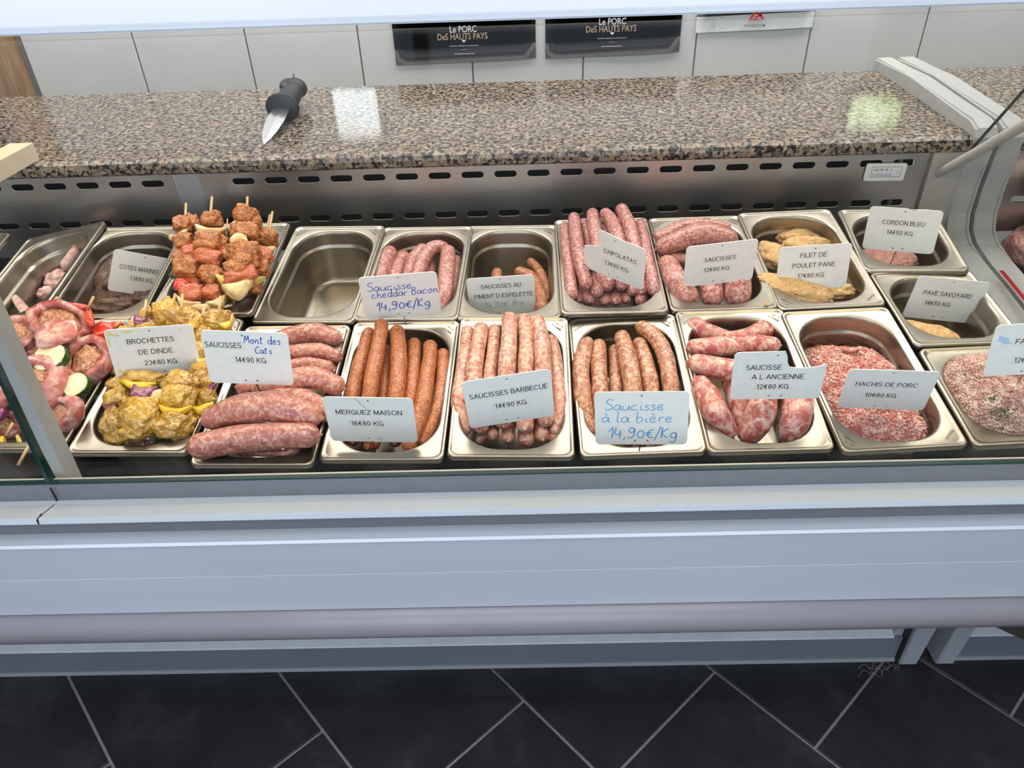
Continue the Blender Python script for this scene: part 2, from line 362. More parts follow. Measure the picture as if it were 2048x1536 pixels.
# ================================================================ SETTING
def setting():
    # floor: grout bed and slate tiles, each tile its own part
    fl = box('floor', -3, 3.2, -2, 2.4, -.03, -.004, GROUT_F, kind='structure')
    d = Vector((.6756, -.7373, 0)); n = Vector((.7373, .6756, 0))
    W, L, S = .3355, .6855, .2285
    bm = bmesh.new(); add_box(bm, 0, L-.006, 0, W-.006, -.008, 0); bmesh.ops.bevel(bm, geom=[e for e in bm.edges if all(v.co.z > -.001 for v in e.verts)], offset=.0012, segments=1, affect='EDGES')
    me = bpy.data.meshes.new('floor_tile'); bm.to_mesh(me); bm.free(); me.materials.append(SLATE)
    Rm = Matrix(((d.x, n.x, 0, 0), (d.y, n.y, 0, 0), (0, 0, 1, 0), (0, 0, 0, 1)))
    for k in range(-9, 12):
        perp = .2525+W*(k-2); c0 = -.897+S*(k-1)
        for j in range(-7, 8):
            p = d*(c0+j*L+.003)+n*(perp+.003)
            c = p+d*L*.5+n*W*.5
            if -2.7 < c.x < 2.9 and -1.7 < c.y < 2.2:
                o = bpy.data.objects.new('floor_tile', me); COL.objects.link(o)
                o.matrix_world = Matrix.Translation((p.x, p.y, random.uniform(-.0006, .0004))) @ Rm; o.parent = fl
                o['kind'] = 'structure'
    # back wall with real tiles
    box('wall_back', -1.40, 3.2, 2.304, 2.40, 0, 2.6, GROUT_W, kind='structure')
    wb = bpy.data.objects['wall_back']
    bm = bmesh.new(); add_box(bm, -.1547, .1547, -.004, .004, -.123, .123)
    bmesh.ops.bevel(bm, geom=[e for e in bm.edges if all(v.co.y < 0 for v in e.verts)], offset=.0015, segments=1, affect='EDGES')
    me = bpy.data.meshes.new('wall_tile'); bm.to_mesh(me); bm.free(); me.materials.append(TILE_W)
    holes = [(-.49, -.37, 1.17, 1.33), (1.02, 1.16, 1.12, 1.42)]
    for r in range(-3, 6):
        for c in range(-5, 9):
            x = .185+.3135*(c+.5); z = .79+.25*(r+.5)
            if x-.16 < -1.40 or z < .05: continue
            o = bpy.data.objects.new('wall_tile', me); COL.objects.link(o); o.location = (x, 2.3+random.uniform(-.0005, .0005), z); o.parent = wb; o['kind'] = 'structure'
    box('wall_left', -3.1, -3.0, -2, 2.4, 0, 2.6, PLASTER, kind='structure')
    box('wall_right', 3.2, 3.3, -2, 2.4, 0, 2.6, PLASTER, kind='structure')
    box('ceiling', -3.1, 3.3, -2, 2.4, 2.6, 2.65, PLASTER, kind='structure')
    # front wall (behind the viewer) with a shop window opening
    bm = bmesh.new()
    add_box(bm, -3.1, -2.3, -2.1, -2, 0, 2.6); add_box(bm, 1.5, 3.3, -2.1, -2, 0, 2.6); add_box(bm, -2.3, 1.5, -2.1, -2, 0, .55); add_box(bm, -2.3, 1.5, -2.1, -2, 2.5, 2.6)
    from_bm('wall_front', bm, PLASTER, kind='structure')
    wn = bmesh.new()
    for x in (-2.3, -.42, 1.44): add_box(wn, x, x+.06, -2.08, -2.02, .55, 2.5)
    add_box(wn, -2.3, 1.5, -2.08, -2.02, .55, .61); add_box(wn, -2.3, 1.5, -2.08, -2.02, 2.44, 2.5)
    from_bm('window_1', wn, GREY_PAINT, kind='structure')
    # oak post at the left end of the tiled wall, black slab painting in the doorway's darkness beyond
    box('trim_1', -1.487, -1.400, 2.27, 2.40, 0, 2.6, OAK, kind='structure', bev=.002)
    box('doorway_dark_1', -3.0, -1.487, 2.34, 2.40, 0, 2.6, DARK, kind='structure')
    # unseen glowing panes, added so bright patches mirror in the granite
    for i, (x0, x1, z0, z1, m) in enumerate(((-.535, -.41, 1.125, 1.26, GLOW_PALE), (1.0, 1.13, 1.06, 1.12, GLOW_GREEN), (.965, 1.11, 1.19, 1.28, GLOW_GREEN))):
        g = bmesh.new(); add_box(g, x0-.012, x1+.012, 2.282, 2.294, z0-.012, z1+.012)
        f = from_bm('window_%d' % (i+2), g, GREY_PAINT, kind='structure')  # frame around an added glow, hidden by the canopy
        box('window_pane', x0, x1, 2.279, 2.283, z0, z1, m, f)
    # posters
    def poster(x0, x1, z0, z1, sl, mat, label, cat, group=None):
        e = empty('poster', ((x0+x1)/2, 2.29, z0), label, cat, group)
        w_ = (x1-x0)/2; h = z1-z0; nx = 12
        bm = bmesh.new(); cols = []
        for i in range(nx+1):
            u = -1+2*i/nx; wav = -.002-.0035*max(0, math.sin(u*2.2+.7))
            cols.append([bm.verts.new((u*w_, wav if k == 0 else -.001, sl*u+(.0 if k == 0 else .04 if k == 1 else h))) for k in range(3)])
        for a, b in zip(cols, cols[1:]):
            for k in range(2): bm.faces.new((a[k], b[k], b[k+1], a[k+1]))
        r = bmesh.ops.solidify(bm, geom=bm.faces[:], thickness=.0006)
        from_bm('sheet', bm, mat, e, True)
        return e
    for x0, x1, z0, dz, cx, side in ((-.343, .051, .909, .002, -.148, 'left'), (.078, .4515, .914, .002, .262, 'right')):
        p = poster(x0, x1, z0, 1.18, .004, BLACK_PAPER, 'black poster lettered white and gold, the %s one of the pair on the wall' % side, 'poster')
        ox = cx-(x0+x1)/2; zz = {'left': .995, 'right': 1.0025}[side]-z0
        put_text('Le PORC', ox, zz+.0, .074, .0165, WHITE_INK, p, y=-.0062)
        put_text('DeS HAUTS PAYS', ox-.003, zz-.0185, .138, .0165, GOLD_INK, p, y=-.0062)
        put_text('NOURRI AUX CÉRÉALES ET À LA GRAINE DE LIN', ox, zz-.043, .080, .0026, WHITE_INK, p, y=-.0062)
        bm = bmesh.new(); add_box(bm, ox-.009, ox+.009, -.0064, -.006, zz-.0532, zz-.0524); from_bm('rule_line', bm, GOLD_INK, p)
        bm = bmesh.new(); vs = [bm.verts.new((ox+a, -.0064, zz-.031+b)) for a, b in ((-.006, .003), (.006, .003), (.002, -.003), (-.002, -.003))]; bm.faces.new(vs); from_bm('small_emblem', bm, WHITE_INK, p)
        put_text('porcdeshautspays.com', ox, zz-.0635, .056, .0036, WHITE_INK, p, y=-.0062)
    p = poster(.492, .811, .968, 1.18, .003, WHITE_PAPER, 'white paper sheet with a red emblem stuck on the tiled wall beside the black posters', 'poster')
    put_text('ETS-POLLET.COM', .0, .012, .056, .006, INK, p, y=-.0062)
    bm = bmesh.new()
    for pts in (((-.020, .026), (-.012, .026), (-.002, .046), (-.008, .046)), ((-.012, .026), (.012, .026), (.006, .030), (-.008, .030)), ((.004, .046), (.010, .046), (.024, .028), (.016, .026)), ((-.004, .034), (.010, .042), (.014, .038), (.0, .030))):
        bm.faces.new([bm.verts.new((x, -.0062, z)) for x, z in pts])
    from_bm('red_emblem', bm, RED, p)
setting()

# ================================================================ COUNTER
CT = empty('display_counter', (0, .6, 0), 'long refrigerated butcher display counter with glass front, white panel and grey bumper', 'counter')
CT.location = (0, 0, 0)
def counter():
    X0, X1 = -1.6, 1.6
    # front profile bands
    prism_x('glass_rail', [(.650, .8555), (.641, .8565), (.636, .8355), (.650, .8355)], X0, X1, plain('rail_grey', (.14, .145, .16), .35), CT, bev=.0008)
    prism_x('light_profile', [(.640, .8350), (.630, .8352), (.598, .8455), (.596, .838), (.602, .834), (.640, .832)], X0, X1, CANOPY, CT, bev=.0008)
    prism_x('recess_strip', [(.660, .834), (.622, .834), (.620, .797), (.660, .797)], X0, X1, plain('recess_grey', (.16, .165, .18), .4), CT)
    box('thin_trim', X0, X1, .6135, .621, .8235, .826, ALU, CT)
    prism_x('panel_ledge', [(.660, .798), (.6245, .798), (.600, .8005), (.598, .797), (.660, .79)], X0, X1, WHITE_PANEL, CT)
    prism_x('front_panel', [(.660, .797), (.600, .7985), (.6195, .7190), (.66, .7190)], X0, X1, WHITE_PANEL, CT, bev=.0002)
    prism_x('front_panel', [(.690, .7182), (.6190, .7182), (.640, .6255), (.69, .6255)], X0, X1, WHITE_PANEL, CT, bev=.0002)
    pr = [(.66, .625)]
    for k in range(13):
        a = R(80+k*200/12); pr.append((.652+.028*math.cos(a), .594+.029*math.sin(a)))
    pr += [(.70, .565), (.70, .625)]
    prism_x('bumper_rail', pr, X0, X1, BUMPER, CT)
    for f in bpy.data.objects['bumper_rail'].data.polygons: f.use_smooth = len(f.vertices) == 4 and abs(f.normal.x) < .5
    box('underside', X0, X1, .66, 1.30, .60, .62, KICK, CT)
    bm = bmesh.new(); add_box(bm, -.5415, -.5405, .6345, .6365, .836, .8562); add_box(bm, -.5415, -.5405, .5955, .606, .8385, .8452)
    M_ = [( -.5411, .6302, .8354), (-.5411, .5981, .8457)]
    a = [bm.verts.new((x+dx, y-.0004, z+.0006)) for (x, y, z) in M_ for dx in (-.0004, .0006)]
    bm.faces.new((a[0], a[1], a[3], a[2])); from_bm('profile_seam', bm, DARK, CT)
    # kick base recessed below
    prism_x('kick_ledge', [(1.02, .105), (.968, .0815), (.966, .0795), (1.02, .07)], X0, .742, KICK_L, CT)
    prism_x('kick_plate', [(.967, .0795), (.966, .012), (.985, .012), (1.0, .0795)], X0, .762, KICK, CT)
    prism_x('kick_skirt', [(.964, .012), (.964, .001), (.985, .001), (.985, .012)], X0, .762, LEG, CT)
    prism_x('kick_ledge', [(1.02, .105), (.968, .0815), (.966, .0795), (1.02, .07)], .885, X1, KICK_L, CT)
    prism_x('kick_plate', [(.967, .0795), (.966, .012), (.985, .012), (1.0, .0795)], .885, X1, KICK, CT)
    prism_x('kick_skirt', [(.964, .012), (.964, .001), (.985, .001), (.985, .012)], .885, X1, LEG, CT)
    # feet of the two end frames
    for x0, x1 in ((.7635, .801), (.8395, .8775)):
        bm = bmesh.new(); prof = [(.93, .60), (.945, .14), (.950, .012), (.955, .005), (1.10, .005), (1.10, .60)]
        a = [bm.verts.new((x0, y, z)) for y, z in prof]; b = [bm.verts.new((x1, y, z)) for y, z in prof]
        for i in range(6): bm.faces.new((a[i], a[(i+1) % 6], b[(i+1) % 6], b[i]))
        bm.faces.new(a[::-1]); bm.faces.new(b)
        bmesh.ops.bevel(bm, geom=[e for e in bm.edges if abs(e.verts[0].co.x-e.verts[1].co.x) < 1e-5], offset=.003, segments=2, affect='EDGES')
        from_bm('end_leg', bm, LEG, CT)
    box('leg_gap', .7605, .7632, .955, 1.09, .008, .6, DARK, CT)
    prism_x('inner_leg', [(.99, .6), (.975, .14), (.97, .02), (1.0, .02), (1.0, .6)], .742, .7605, LEG, CT)
    bm = bmesh.new(); bmesh.ops.create_cone(bm, cap_ends=True, segments=16, radius1=.016, radius2=.013, depth=.02, matrix=Matrix.Translation((.752, .985, .0105)))
    from_bm('foot', bm, RUBBER, CT)
    # dark board hanging beyond the legs at far right
    bm = bmesh.new(); vs = []
    for y in (.80, .812):
        vs.append([bm.verts.new((x, y, z)) for x, z in ((.757, .352), (.95, .232), (1.5, .232), (1.5, .56), (.757, .56))])
    bm.faces.new(vs[0][::-1]); bm.faces.new(vs[1])
    for i in range(5): bm.faces.new((vs[0][i], vs[0][(i+1) % 5], vs[1][(i+1) % 5], vs[1][i]))
    from_bm('side_board', bm, DARK_BROWN, CT)
    # well
    prism_x('well_floor', [(.655, .70), (1.345, .74), (1.345, .73), (.655, .69)], X0, X1, DECKM, CT)
    box('well_front', X0, X1, .6505, .653, .69, .855, plain('well_bounce_paint', (.55, .50, .42), .35), CT)  # unseen side made pale and warm so the tray bowls pick up light
    # vent panels with real slots
    def slot(cx, cz, l=.0405, h=.0125):
        return rrect(l, h, h*.49, 5, cx, cz)
    def vent(xa, xb, tops, bots):
        loops = [[(xa, .80), (xb, .80), (xb, .972), (xa, .972)]]
        for x in tops: loops.append(slot(x, .9385))
        for x in bots: loops.append(slot(x, .8635))
        o = curve_shape('vent_panel', loops, .0016, STEEL_BR, CT, bevel=.0005)
        o.location = (0, 1.345, 0)
        return o
    vent(-1.6, -.6265, [-.907+.0598*k-.0598*8 for k in range(0, 13)], [-.964+.0588*k-.0588*8 for k in range(0, 14)])
    vent(-.5805, .730, [-.502+.0594*k for k in range(0, 21)], [-.552+.0588*k for k in range(0, 22)])
    vent(.879, 1.6, [.93+.0594*k for k in range(0, 11)], [.92+.0588*k for k in range(0, 11)])
    box('vent_joint', -.626, -.581, 1.344, 1.352, .80, .972, ALU, CT)
    box('vent_dark_sheet', -1.6, .73, 1.40, 1.41, .80, .97, DARK, CT)  # black sheet standing in for the shade inside the vent
    for x in (.615, .690): box('vent_strut', x, x+.006, 1.37, 1.376, .80, .97, GREY_PAINT, CT)
    box('inner_side_wall', .7305, .789, 1.336, 1.36, .70, .972, plain('inner_wall_beige', (.40, .375, .345), .5), CT)
    # end frames: moulding that follows worktop, nose, back and deck
    prof = [(1.80, .955), (1.80, 1.006), (1.62, 1.012), (1.36, 1.008), (1.335, 1.000), (1.3255, .985), (1.334, .945), (1.341, .89), (1.338, .84), (1.326, .812), (1.300, .795), (1.246, .788), (1.154, .778), (1.0, .757), (.70, .725), (.66, .70), (.66, .66), (1.36, .66), (1.40, .955)]
    for x0, x1 in ((.789, .829), (.8375, .878)):
        bm = bmesh.new()
        a = [bm.verts.new((x0, y, z)) for y, z in prof]; b = [bm.verts.new((x1, y, z)) for y, z in prof]; n = len(prof)
        for i in range(n): bm.faces.new((a[i], a[(i+1) % n], b[(i+1) % n], b[i]))
        bm.faces.new(a[::-1]); bm.faces.new(b)
        es = [e for e in bm.edges if abs(e.verts[0].co.x-e.verts[1].co.x) < 1e-5]
        bmesh.ops.bevel(bm, geom=es, offset=.004, segments=3, affect='EDGES')
        o = from_bm('end_frame', bm, GREY_RAIL if False else GREY_PAINT, CT)
    box('frame_gap', .829, .8375, .70, 1.78, .66, .74, DARK, CT)
    # glass front panes, their edge and the corner post
    def pane(xa, xb):
        bm = bmesh.new()
        M = Matrix.Shear('XZ', 4, (0, 0)) if False else Matrix.Identity(4)
        vs = add_box(bm, xa, xb, .6425, .6485, .857, 1.318)
        for v in vs: v.co.y += (v.co.z-.857)*.05
        return from_bm('glass_pane', bm, GLASS, CT)
    pane(-.5435, .81); pane(-1.6, -.5465)
    def sl(x0, x1, y0, y1, name, m, z0=.857, z1=1.318):
        bm = bmesh.new(); vs = add_box(bm, x0, x1, y0, y1, z0, z1)
        for v in vs: v.co.y += (v.co.z-.857)*.05
        return from_bm(name, bm, m, CT)
    sl(-.5475, -.5430, .641, .650, 'glass_edge_seal', GLASS_EDGE)
    box('glass_bottom_seal', X0, X1, .6415, .6475, .8555, .8575, GLASS_EDGE, CT)
    bm = bmesh.new(); vs = add_box(bm, -.548, -.540, .660, .684, .70, 1.318)
    for v in vs:
        if v.co.z > 1: v.co.y += .02; v.co.x += (-.022 if v.co.x < -.545 else 0)
    from_bm('corner_post', bm, GREY_PAINT, CT)
    bm = bmesh.new(); vs = add_box(bm, -.604, -.576, .69, .905, 1.140, 1.160)
    for v in vs:
        if v.co.y < .8: v.co.z += .012
    from_bm('bracket_arm', bm, GREY_RAIL, CT)
    # side glass between the modules
    bm = bmesh.new(); pts = [(1.365, .845), (1.325, .965), (1.10, 1.28), (.70, 1.31), (.66, .87), (.70, .76), (1.0, .775), (1.246, .80), (1.33, .82)]
    a = [bm.verts.new((.781, y, z)) for y, z in pts]; b = [bm.verts.new((.787, y, z)) for y, z in pts]
    for i in range(len(pts)): bm.faces.new((a[i], a[(i+1) % len(pts)], b[(i+1) % len(pts)], b[i]))
    bm.faces.new(a[::-1]); bm.faces.new(b); from_bm('side_glass', bm, GLASS, CT)
    tube('side_glass_edge', [(.784, 1.322, .966), (.784, 1.10, 1.282)], .0026, GLASS_EDGE, CT, 6)
    # strut from canopy to the worktop underside
    tube('support_strut', catmull([(.742, 1.418, .957), (.742, 1.405, .925), (.745, 1.385, .910), (.748, 1.355, .912), (.75, 1.309, .941), (.75, 1.152, 1.064), (.75, .93, 1.238), (.75, .86, 1.300)], 5), [.0055]*6+[.0085]*100 and [.006 if i < 8 else .0085 for i in range(36)], GREY_RAIL, CT, 12)
    # canopy shelf with lamp under it
    prism_x('canopy_shelf', [(.655, 1.3245), (.656, 1.330), (.80, 1.400), (1.02, 1.405), (1.02, 1.3245)], X0, X1, CANOPY, CT, bev=.0015)
    box('lamp_housing', -1.35, 1.35, .83, .89, 1.302, 1.3245, CANOPY, CT)
    tube('lamp_tube', [(-1.3, .86, 1.294), (1.3, .86, 1.294)], .006, TUBE, CT, 10)
counter()

# granite worktops (liftable slabs of their own)
def granite():
    prof = [(1.335, .958), (1.331, .962), (1.330, .972), (1.333, .980), (1.341, .985), (1.775, .985), (1.780, .981), (1.780, .960), (1.778, .958)]
    o = prism_x('granite_worktop', prof, -1.7, .798, GRANITE, None)
    tag(o, 'long speckled brown granite worktop behind the glass, with the knife lying on it', 'worktop')
    prism2 = prism_x('granite_worktop', prof, .868, 2.0, GRANITE, None)
    tag(prism2, 'short end of speckled granite worktop to the right of the grey rails', 'worktop')
granite()

# ================================================================ PANS
PD = {
'bacon': (-.6745, .885, .8352, -2.3, 9.3, -.5, .265),
'dinde': (-.5084, .8740, .8340, -2.3, 9.3, -.5, .265),
'mont': (-.3446, .8560, .8266, -2.7, 10.2, -.8, .265),
'merguez': (-.1806, .8599, .8266, -2.3, 10.1, -.9, .265),
'barbecue': (-.0174, .8545, .8317, -1.4, 10.2, .9, .265),
'biere': (.1464, .8628, .8243, .4, 10.4, -1.2, .265),
'ancienne': (.3059, .8601, .8300, .8, 11.5, .4, .265),
'hachis': (.4656, .8556, .8307, 3.2, 10.7, .3, .265),
'farce': (.6352, .8181, .8214, 2.2, 10.4, 0, .176),
'leftover': (-.9880, 1.1350, .8700, 1.0, 7.0, 0, .265),
'pale': (-.8171, 1.1473, .8663, -.1, 7.7, -12.2, .265),
'marine': (-.6675, 1.1397, .8731, 2.2, 6.9, 1.2, .265),
'orange': (-.4885, 1.1334, .8781, -1.0, 6.3, .1, .265),
'empty': (-.3264, 1.1233, .8693, -4.0, 8.1, -.8, .265),
'cheddar': (-.1710, 1.1198, .8684, -3.2, 6.5, -.8, .265),
'espelette': (-.0204, 1.1177, .8674, -1.4, 6.6, .2, .265),
'chipo': (.1358, 1.1141, .8761, -.3, 7.0, -.2, .265),
'sauc': (.2996, 1.1226, .8714, -.1, 6.8, -.4, .265),
'poulet': (.4569, 1.1235, .8734, 1.6, 8.6, -.6, .265),
'cordon': (.6230, 1.1652, .8778, -3.3, 9.0, -.2, .176),
'pave': (.6285, .9988, .8477, 1.9, 7.7, .9, .176),
}
PLAB = {
'bacon': 'steel tray of bacon-wrapped roll skewers beside the glass corner post',
'dinde': 'steel tray holding the yellow marinated turkey skewers',
'mont': 'steel tray heaped with large pale pink sausages, second from the corner post',
'merguez': 'steel tray of thin orange-red merguez sausages',
'barbecue': 'steel tray piled with pink barbecue sausages',
'biere': 'steel tray of brown-mottled beer sausages',
'ancienne': 'steel tray of thick coarse pink sausages under the broken tag',
'hachis': 'steel tray filled with loose minced pork',
'farce': 'short steel tray filled with herb stuffing at the right end of the front row',
'leftover': 'steel tray cut by the left edge of the picture in the back row',
'pale': 'tilted steel tray with pale chicken pieces in the back row',
'marine': 'steel tray with dark brown marinated chops',
'orange': 'steel tray holding the orange marinated meat skewers',
'empty': 'empty steel tray in the back row',
'cheddar': 'steel tray of curved cheddar bacon sausages',
'espelette': 'nearly empty steel tray with a few pepper sausages',
'chipo': 'steel tray piled high with chipolatas',
'sauc': 'steel tray of thick pink sausages in the back row',
'poulet': 'steel tray of breaded chicken fillets',
'cordon': 'short steel tray with one pinkish breaded cutlet at the far right of the back row',
'pave': 'short steel tray with one golden breaded cutlet',
}
PAN_ME = {}
def pan_mesh(l):
    if l in PAN_ME: return PAN_ME[l]
    w_ = .1615; l_ = l-.0005
    ow, ol = w_-.0215, l_-.029
    rings = [  # inset half sizes, z, corner radius
        (w_, l_, -.0075, .009), (w_, l_, -.0068, .009), (w_-.0006, l_-.0006, -.0030, .009), (w_-.0022, l_-.0022, -.0006, .009), (w_-.0050, l_-.0050, 0, .009),
        (w_-.0080, l_-.0080, -.0006, .010), (w_-.0110, l_-.0110, -.0020, .011), (w_-.0130, l_-.0150, -.0022, .014),
        (ow+.004, ol+.004, -.0018, .058), (ow, ol, -.0024, .056), (ow-.003, ol-.003, -.0045, .055), (ow-.005, ol-.005, -.009, .054),
        (ow-.007, ol-.007, -.0260, .052), (ow-.0085, ol-.0085, -.0285, .051), (ow-.0135, ol-.0135, -.0305, .048), (ow-.015, ol-.015, -.033, .047),
        (ow-.027, ol-.027, -.086, .040), (ow-.031, ol-.031, -.094, .037), (ow-.040, ol-.040, -.099, .030), (ow-.060, ol-.060, -.100, .02)]
    bm = bmesh.new(); prev = None; n = 9; loops = []
    for (a, b, z, r) in rings:
        loops.append([bm.verts.new((x, y, z)) for x, y in rrect(a, b, r, n)])
    for A, B in zip(loops, loops[1:]):
        for k in range(len(A)): bm.faces.new((A[k], A[(k+1) % len(A)], B[(k+1) % len(A)], B[k]))
    bm.faces.new(loops[-1])
    for f in bm.faces: f.smooth = True
    bmesh.ops.recalc_face_normals(bm, faces=bm.faces)
    me = bpy.data.meshes.new('gastronorm_tray'); bm.to_mesh(me); bm.free(); me.materials.append(STEEL)
    PAN_ME[l] = me; return me
STAMPS = {}
for k, v in PD.items():
    M = pan_M(*v[:6]); PANS[k] = M
    o = bpy.data.objects.new('food_tray', pan_mesh(v[6])); COL.objects.link(o); o.matrix_world = M
    tag(o, PLAB[k], 'tray', 'steel food trays in the deck')
    md = o.modifiers.new('thick', 'SOLIDIFY'); md.thickness = .0008; md.offset = -1
    flip = k in ('hachis', 'poulet', 'cordon', 'pave', 'farce')
    hl = v[6]/2; cx = .081-.0185; cy = hl-.0215
    key = (flip, v[6])
    if key not in STAMPS:
        r_ = Matrix.Rotation(R(180), 4, 'Z') if flip else Matrix.Identity(4)
        out = []
        for s, x, y, a, wd, ht in (('GN 1/4' if v[6] > .2 else 'GN 1/6', cx+.004, cy+.006, -45, .013, .0036), ('H100MM', cx, cy+.0005, -45, .017, .0036), ('PRO.INNOX', -cx-.001, cy+.001, 42, .020, .0038)):
            me = text_mesh(s); xs = [q.co.x for q in me.vertices]; x0, x1 = min(xs), max(xs)
            for q in me.vertices: q.co = ((q.co.x-(x0+x1)/2)/(x1-x0)*wd, (q.co.y-.35)/.7*ht, 0)
            me.transform(r_ @ Matrix.Translation((x, y, -.00135)) @ Matrix.Rotation(R(a), 4, 'Z')); me.materials.append(STAMP); out.append(me)
        STAMPS[key] = out
    for me in STAMPS[key]:
        s = bpy.data.objects.new('stamped_mark', me); COL.objects.link(s); s.parent = o

# ================================================================ FOOD BUILDERS
def px2m(t, r): return r*t/FPX
def sausage_mesh(P, rad, seed, tip=True):
    """P path, rad radius at control fractions"""
    n = len(P); L = [0]
    for a, b in zip(P, P[1:]): L.append(L[-1]+(b-a).length)
    T = L[-1]
    # extend by rounded ends
    pts = []; rr = []
    def rat(s):
        f = s/T*(len(rad)-1); i = min(int(f), len(rad)-2) if len(rad) > 1 else 0
        return rad[0] if len(rad) == 1 else rad[i]*(1-(f-i))+rad[i+1]*(f-i)
    m = max(14, int(T/.007))
    def at(s):
        for i in range(n-1):
            if s <= L[i+1] or i == n-2:
                u = (s-L[i])/max(1e-9, L[i+1]-L[i]); return P[i].lerp(P[i+1], u)
    for i in range(m+1):
        s = T*i/m; pts.append(at(s)); rr.append(rat(s))
    def cap(p, dirv, r):
        out = []
        for a in (22, 45, 63, 78):
            out.append((p+dirv*r*.92*math.sin(R(a)), r*math.cos(R(a))))
        if tip:
            out.append((p+dirv*r*1.02, r*.12)); out.append((p+dirv*r*1.13, r*.10))
        return out
    d0 = (pts[0]-pts[1]).normalized(); d1 = (pts[-1]-pts[-2]).normalized()
    A = cap(pts[0], d0, rr[0])[::-1]; B = cap(pts[-1], d1, rr[-1])
    pts = [a for a, _ in A]+pts+[b for b, _ in B]; rr = [a for _, a in A]+rr+[b for _, b in B]
    bm = bmesh.new(); sweep(bm, pts, rr, 16)
    off = Vector((seed*1.7, seed*.9, seed*2.3))
    c = sum(pts, Vector())/len(pts); rm = max(rr)
    bm.normal_update()
    for v in bm.verts:
        k = noise.noise((v.co-c)*(.45/rm)+off)*.10+noise.noise((v.co-c)*(1.3/rm)+off)*.045
        v.co += v.normal*rm*k
        v.co -= c
    return bm, c
CNT = [0]
ROT = random.Random(3)
def S(pan, pts, r, mat, label, cat='sausage', group=None, name='sausage', tip=True):
    CNT[0] += 1
    ps = []; ts = []
    for q in pts:
        p, t = DP(pan, q[0], q[1], q[2]); ps.append(p); ts.append(t)
    rad = [px2m(sum(ts)/len(ts), x) for x in (r if isinstance(r, (list, tuple)) else [r*.93, r, r, r*.95])]
    if len(ps) == 2: ps = [ps[0], ps[0].lerp(ps[1], .5), ps[1]]
    # the path ends lie one radius inside the drawn tips
    P = catmull(ps, 5)
    bm, c = sausage_mesh(P, rad, CNT[0], tip)
    o = from_bm(name, bm, mat, None, True); o.location = c
    tag(o, label, cat, group)
    return o
def blob_mesh(a, b, c, boxy=0., rough=.12, fr=2.0, seed=0, sub=3, fine=.0, grain=0.):
    bm = bmesh.new(); bmesh.ops.create_icosphere(bm, subdivisions=sub, radius=1.0)
    off = Vector((seed*3.1, seed*1.3, -seed*2.7))
    for v in bm.verts:
        d = v.co.normalized()
        if boxy:
            m = max(abs(d.x), abs(d.y), abs(d.z)); k = 1/m; f = 1*(1-boxy)+boxy*min(k, 1.28); d = d*f*(1-.14*boxy)
        k = 1+rough*noise.noise(d*fr+off)*1.6+fine*noise.noise(d*fr*3.3+off)+fine*.6*noise.noise(d*fr*8+off)+(grain*noise.noise(d*17+off)+grain*.8*noise.noise(d*31+off) if grain else 0)
        v.co = Vector((d.x*a*k, d.y*b*k, d.z*c*k))
    return bm
def blob(pan, px, py, h, a, b, mat, parent=None, ang=0., c=None, boxy=0., rough=.12, fr=2.0, name='piece', sub=3, fine=.03, tilt=0., grain=0., **p):
    """lump centred at the pixel, half sizes a (along the view's x) and b in pixels of the photo"""
    CNT[0] += 1
    pos, t = DP(pan, px, py, h)
    A = px2m(t, a); B = px2m(t, b)*1.12; C_ = px2m(t, c) if c else min(A, B)*.85
    bm = blob_mesh(A, B, C_, boxy, rough, fr, CNT[0], sub, fine, grain)
    if name in ('onion_piece', 'yellow_pepper_piece', 'red_onion_piece') and a > 1.5*b:
        for v in bm.verts:
            u = v.co.x/A; v.co.y += B*1.5*(u*u-.35); v.co.y -= max(0, v.co.z)*.0; v.co.y *= 1-.25*abs(u)
            v.co.z -= C_*.5*(v.co.y/B)**2*.3
    M = PANS[pan].to_3x3().to_4x4() @ Matrix.Rotation(R(18+tilt), 4, 'X') @ Matrix.Rotation(R(ang), 4, 'Z')
    o = from_bm(name, bm, mat, None, True)
    W = Matrix.Translation(pos) @ M
    if parent is not None:
        o.parent = parent; o.matrix_world = W; o.matrix_parent_inverse = parent.matrix_world.inverted() if False else Matrix.Identity(4)
        o.matrix_local = parent.matrix_world.inverted() @ W
    else: o.matrix_world = W
    for k, v in p.items(): o[k] = v
    return o

# ================================================================ SAUSAGES
g = 'merguez sausages'
mg = [
 ([(738, 668, .004), (718, 740, .0), (700, 820, -.012), (692, 872, -.03)], 16),
 ([(763, 650, .022), (757, 690, .018), (743, 765, .012), (728, 862, -.012)], 16),
 ([(773, 700, -.012), (768, 789, -.012), (762, 850, -.03)], 13),
 ([(794, 664, .012), (798, 706, .010), (793, 788, .004), (782, 862, -.02)], 17),
 ([(829, 688, -.004), (827, 724, -.004), (822, 791, -.008), (806, 868, -.02)], 15),
 ([(861, 692, -.002), (857, 736, -.002), (842, 824, -.006), (819, 890, -.016)], 16),
 ([(886, 708, -.008), (886, 750, -.010), (874, 824, -.014), (847, 884, -.022)], 14)]
ordn = ['leftmost', 'second', 'third', 'fourth', 'fifth', 'sixth', 'seventh', 'eighth', 'ninth', 'tenth', 'eleventh', 'twelfth']
for i, (p, r) in enumerate(mg):
    S('merguez', p, r, SAUS_MERG, ('%s of the seven orange-red merguez sausages lying lengthwise' % ordn[i]) if i == 0 else ('%s orange-red merguez sausage from the left in its tray' % ordn[i]), 'sausage', g, 'merguez_sausage')
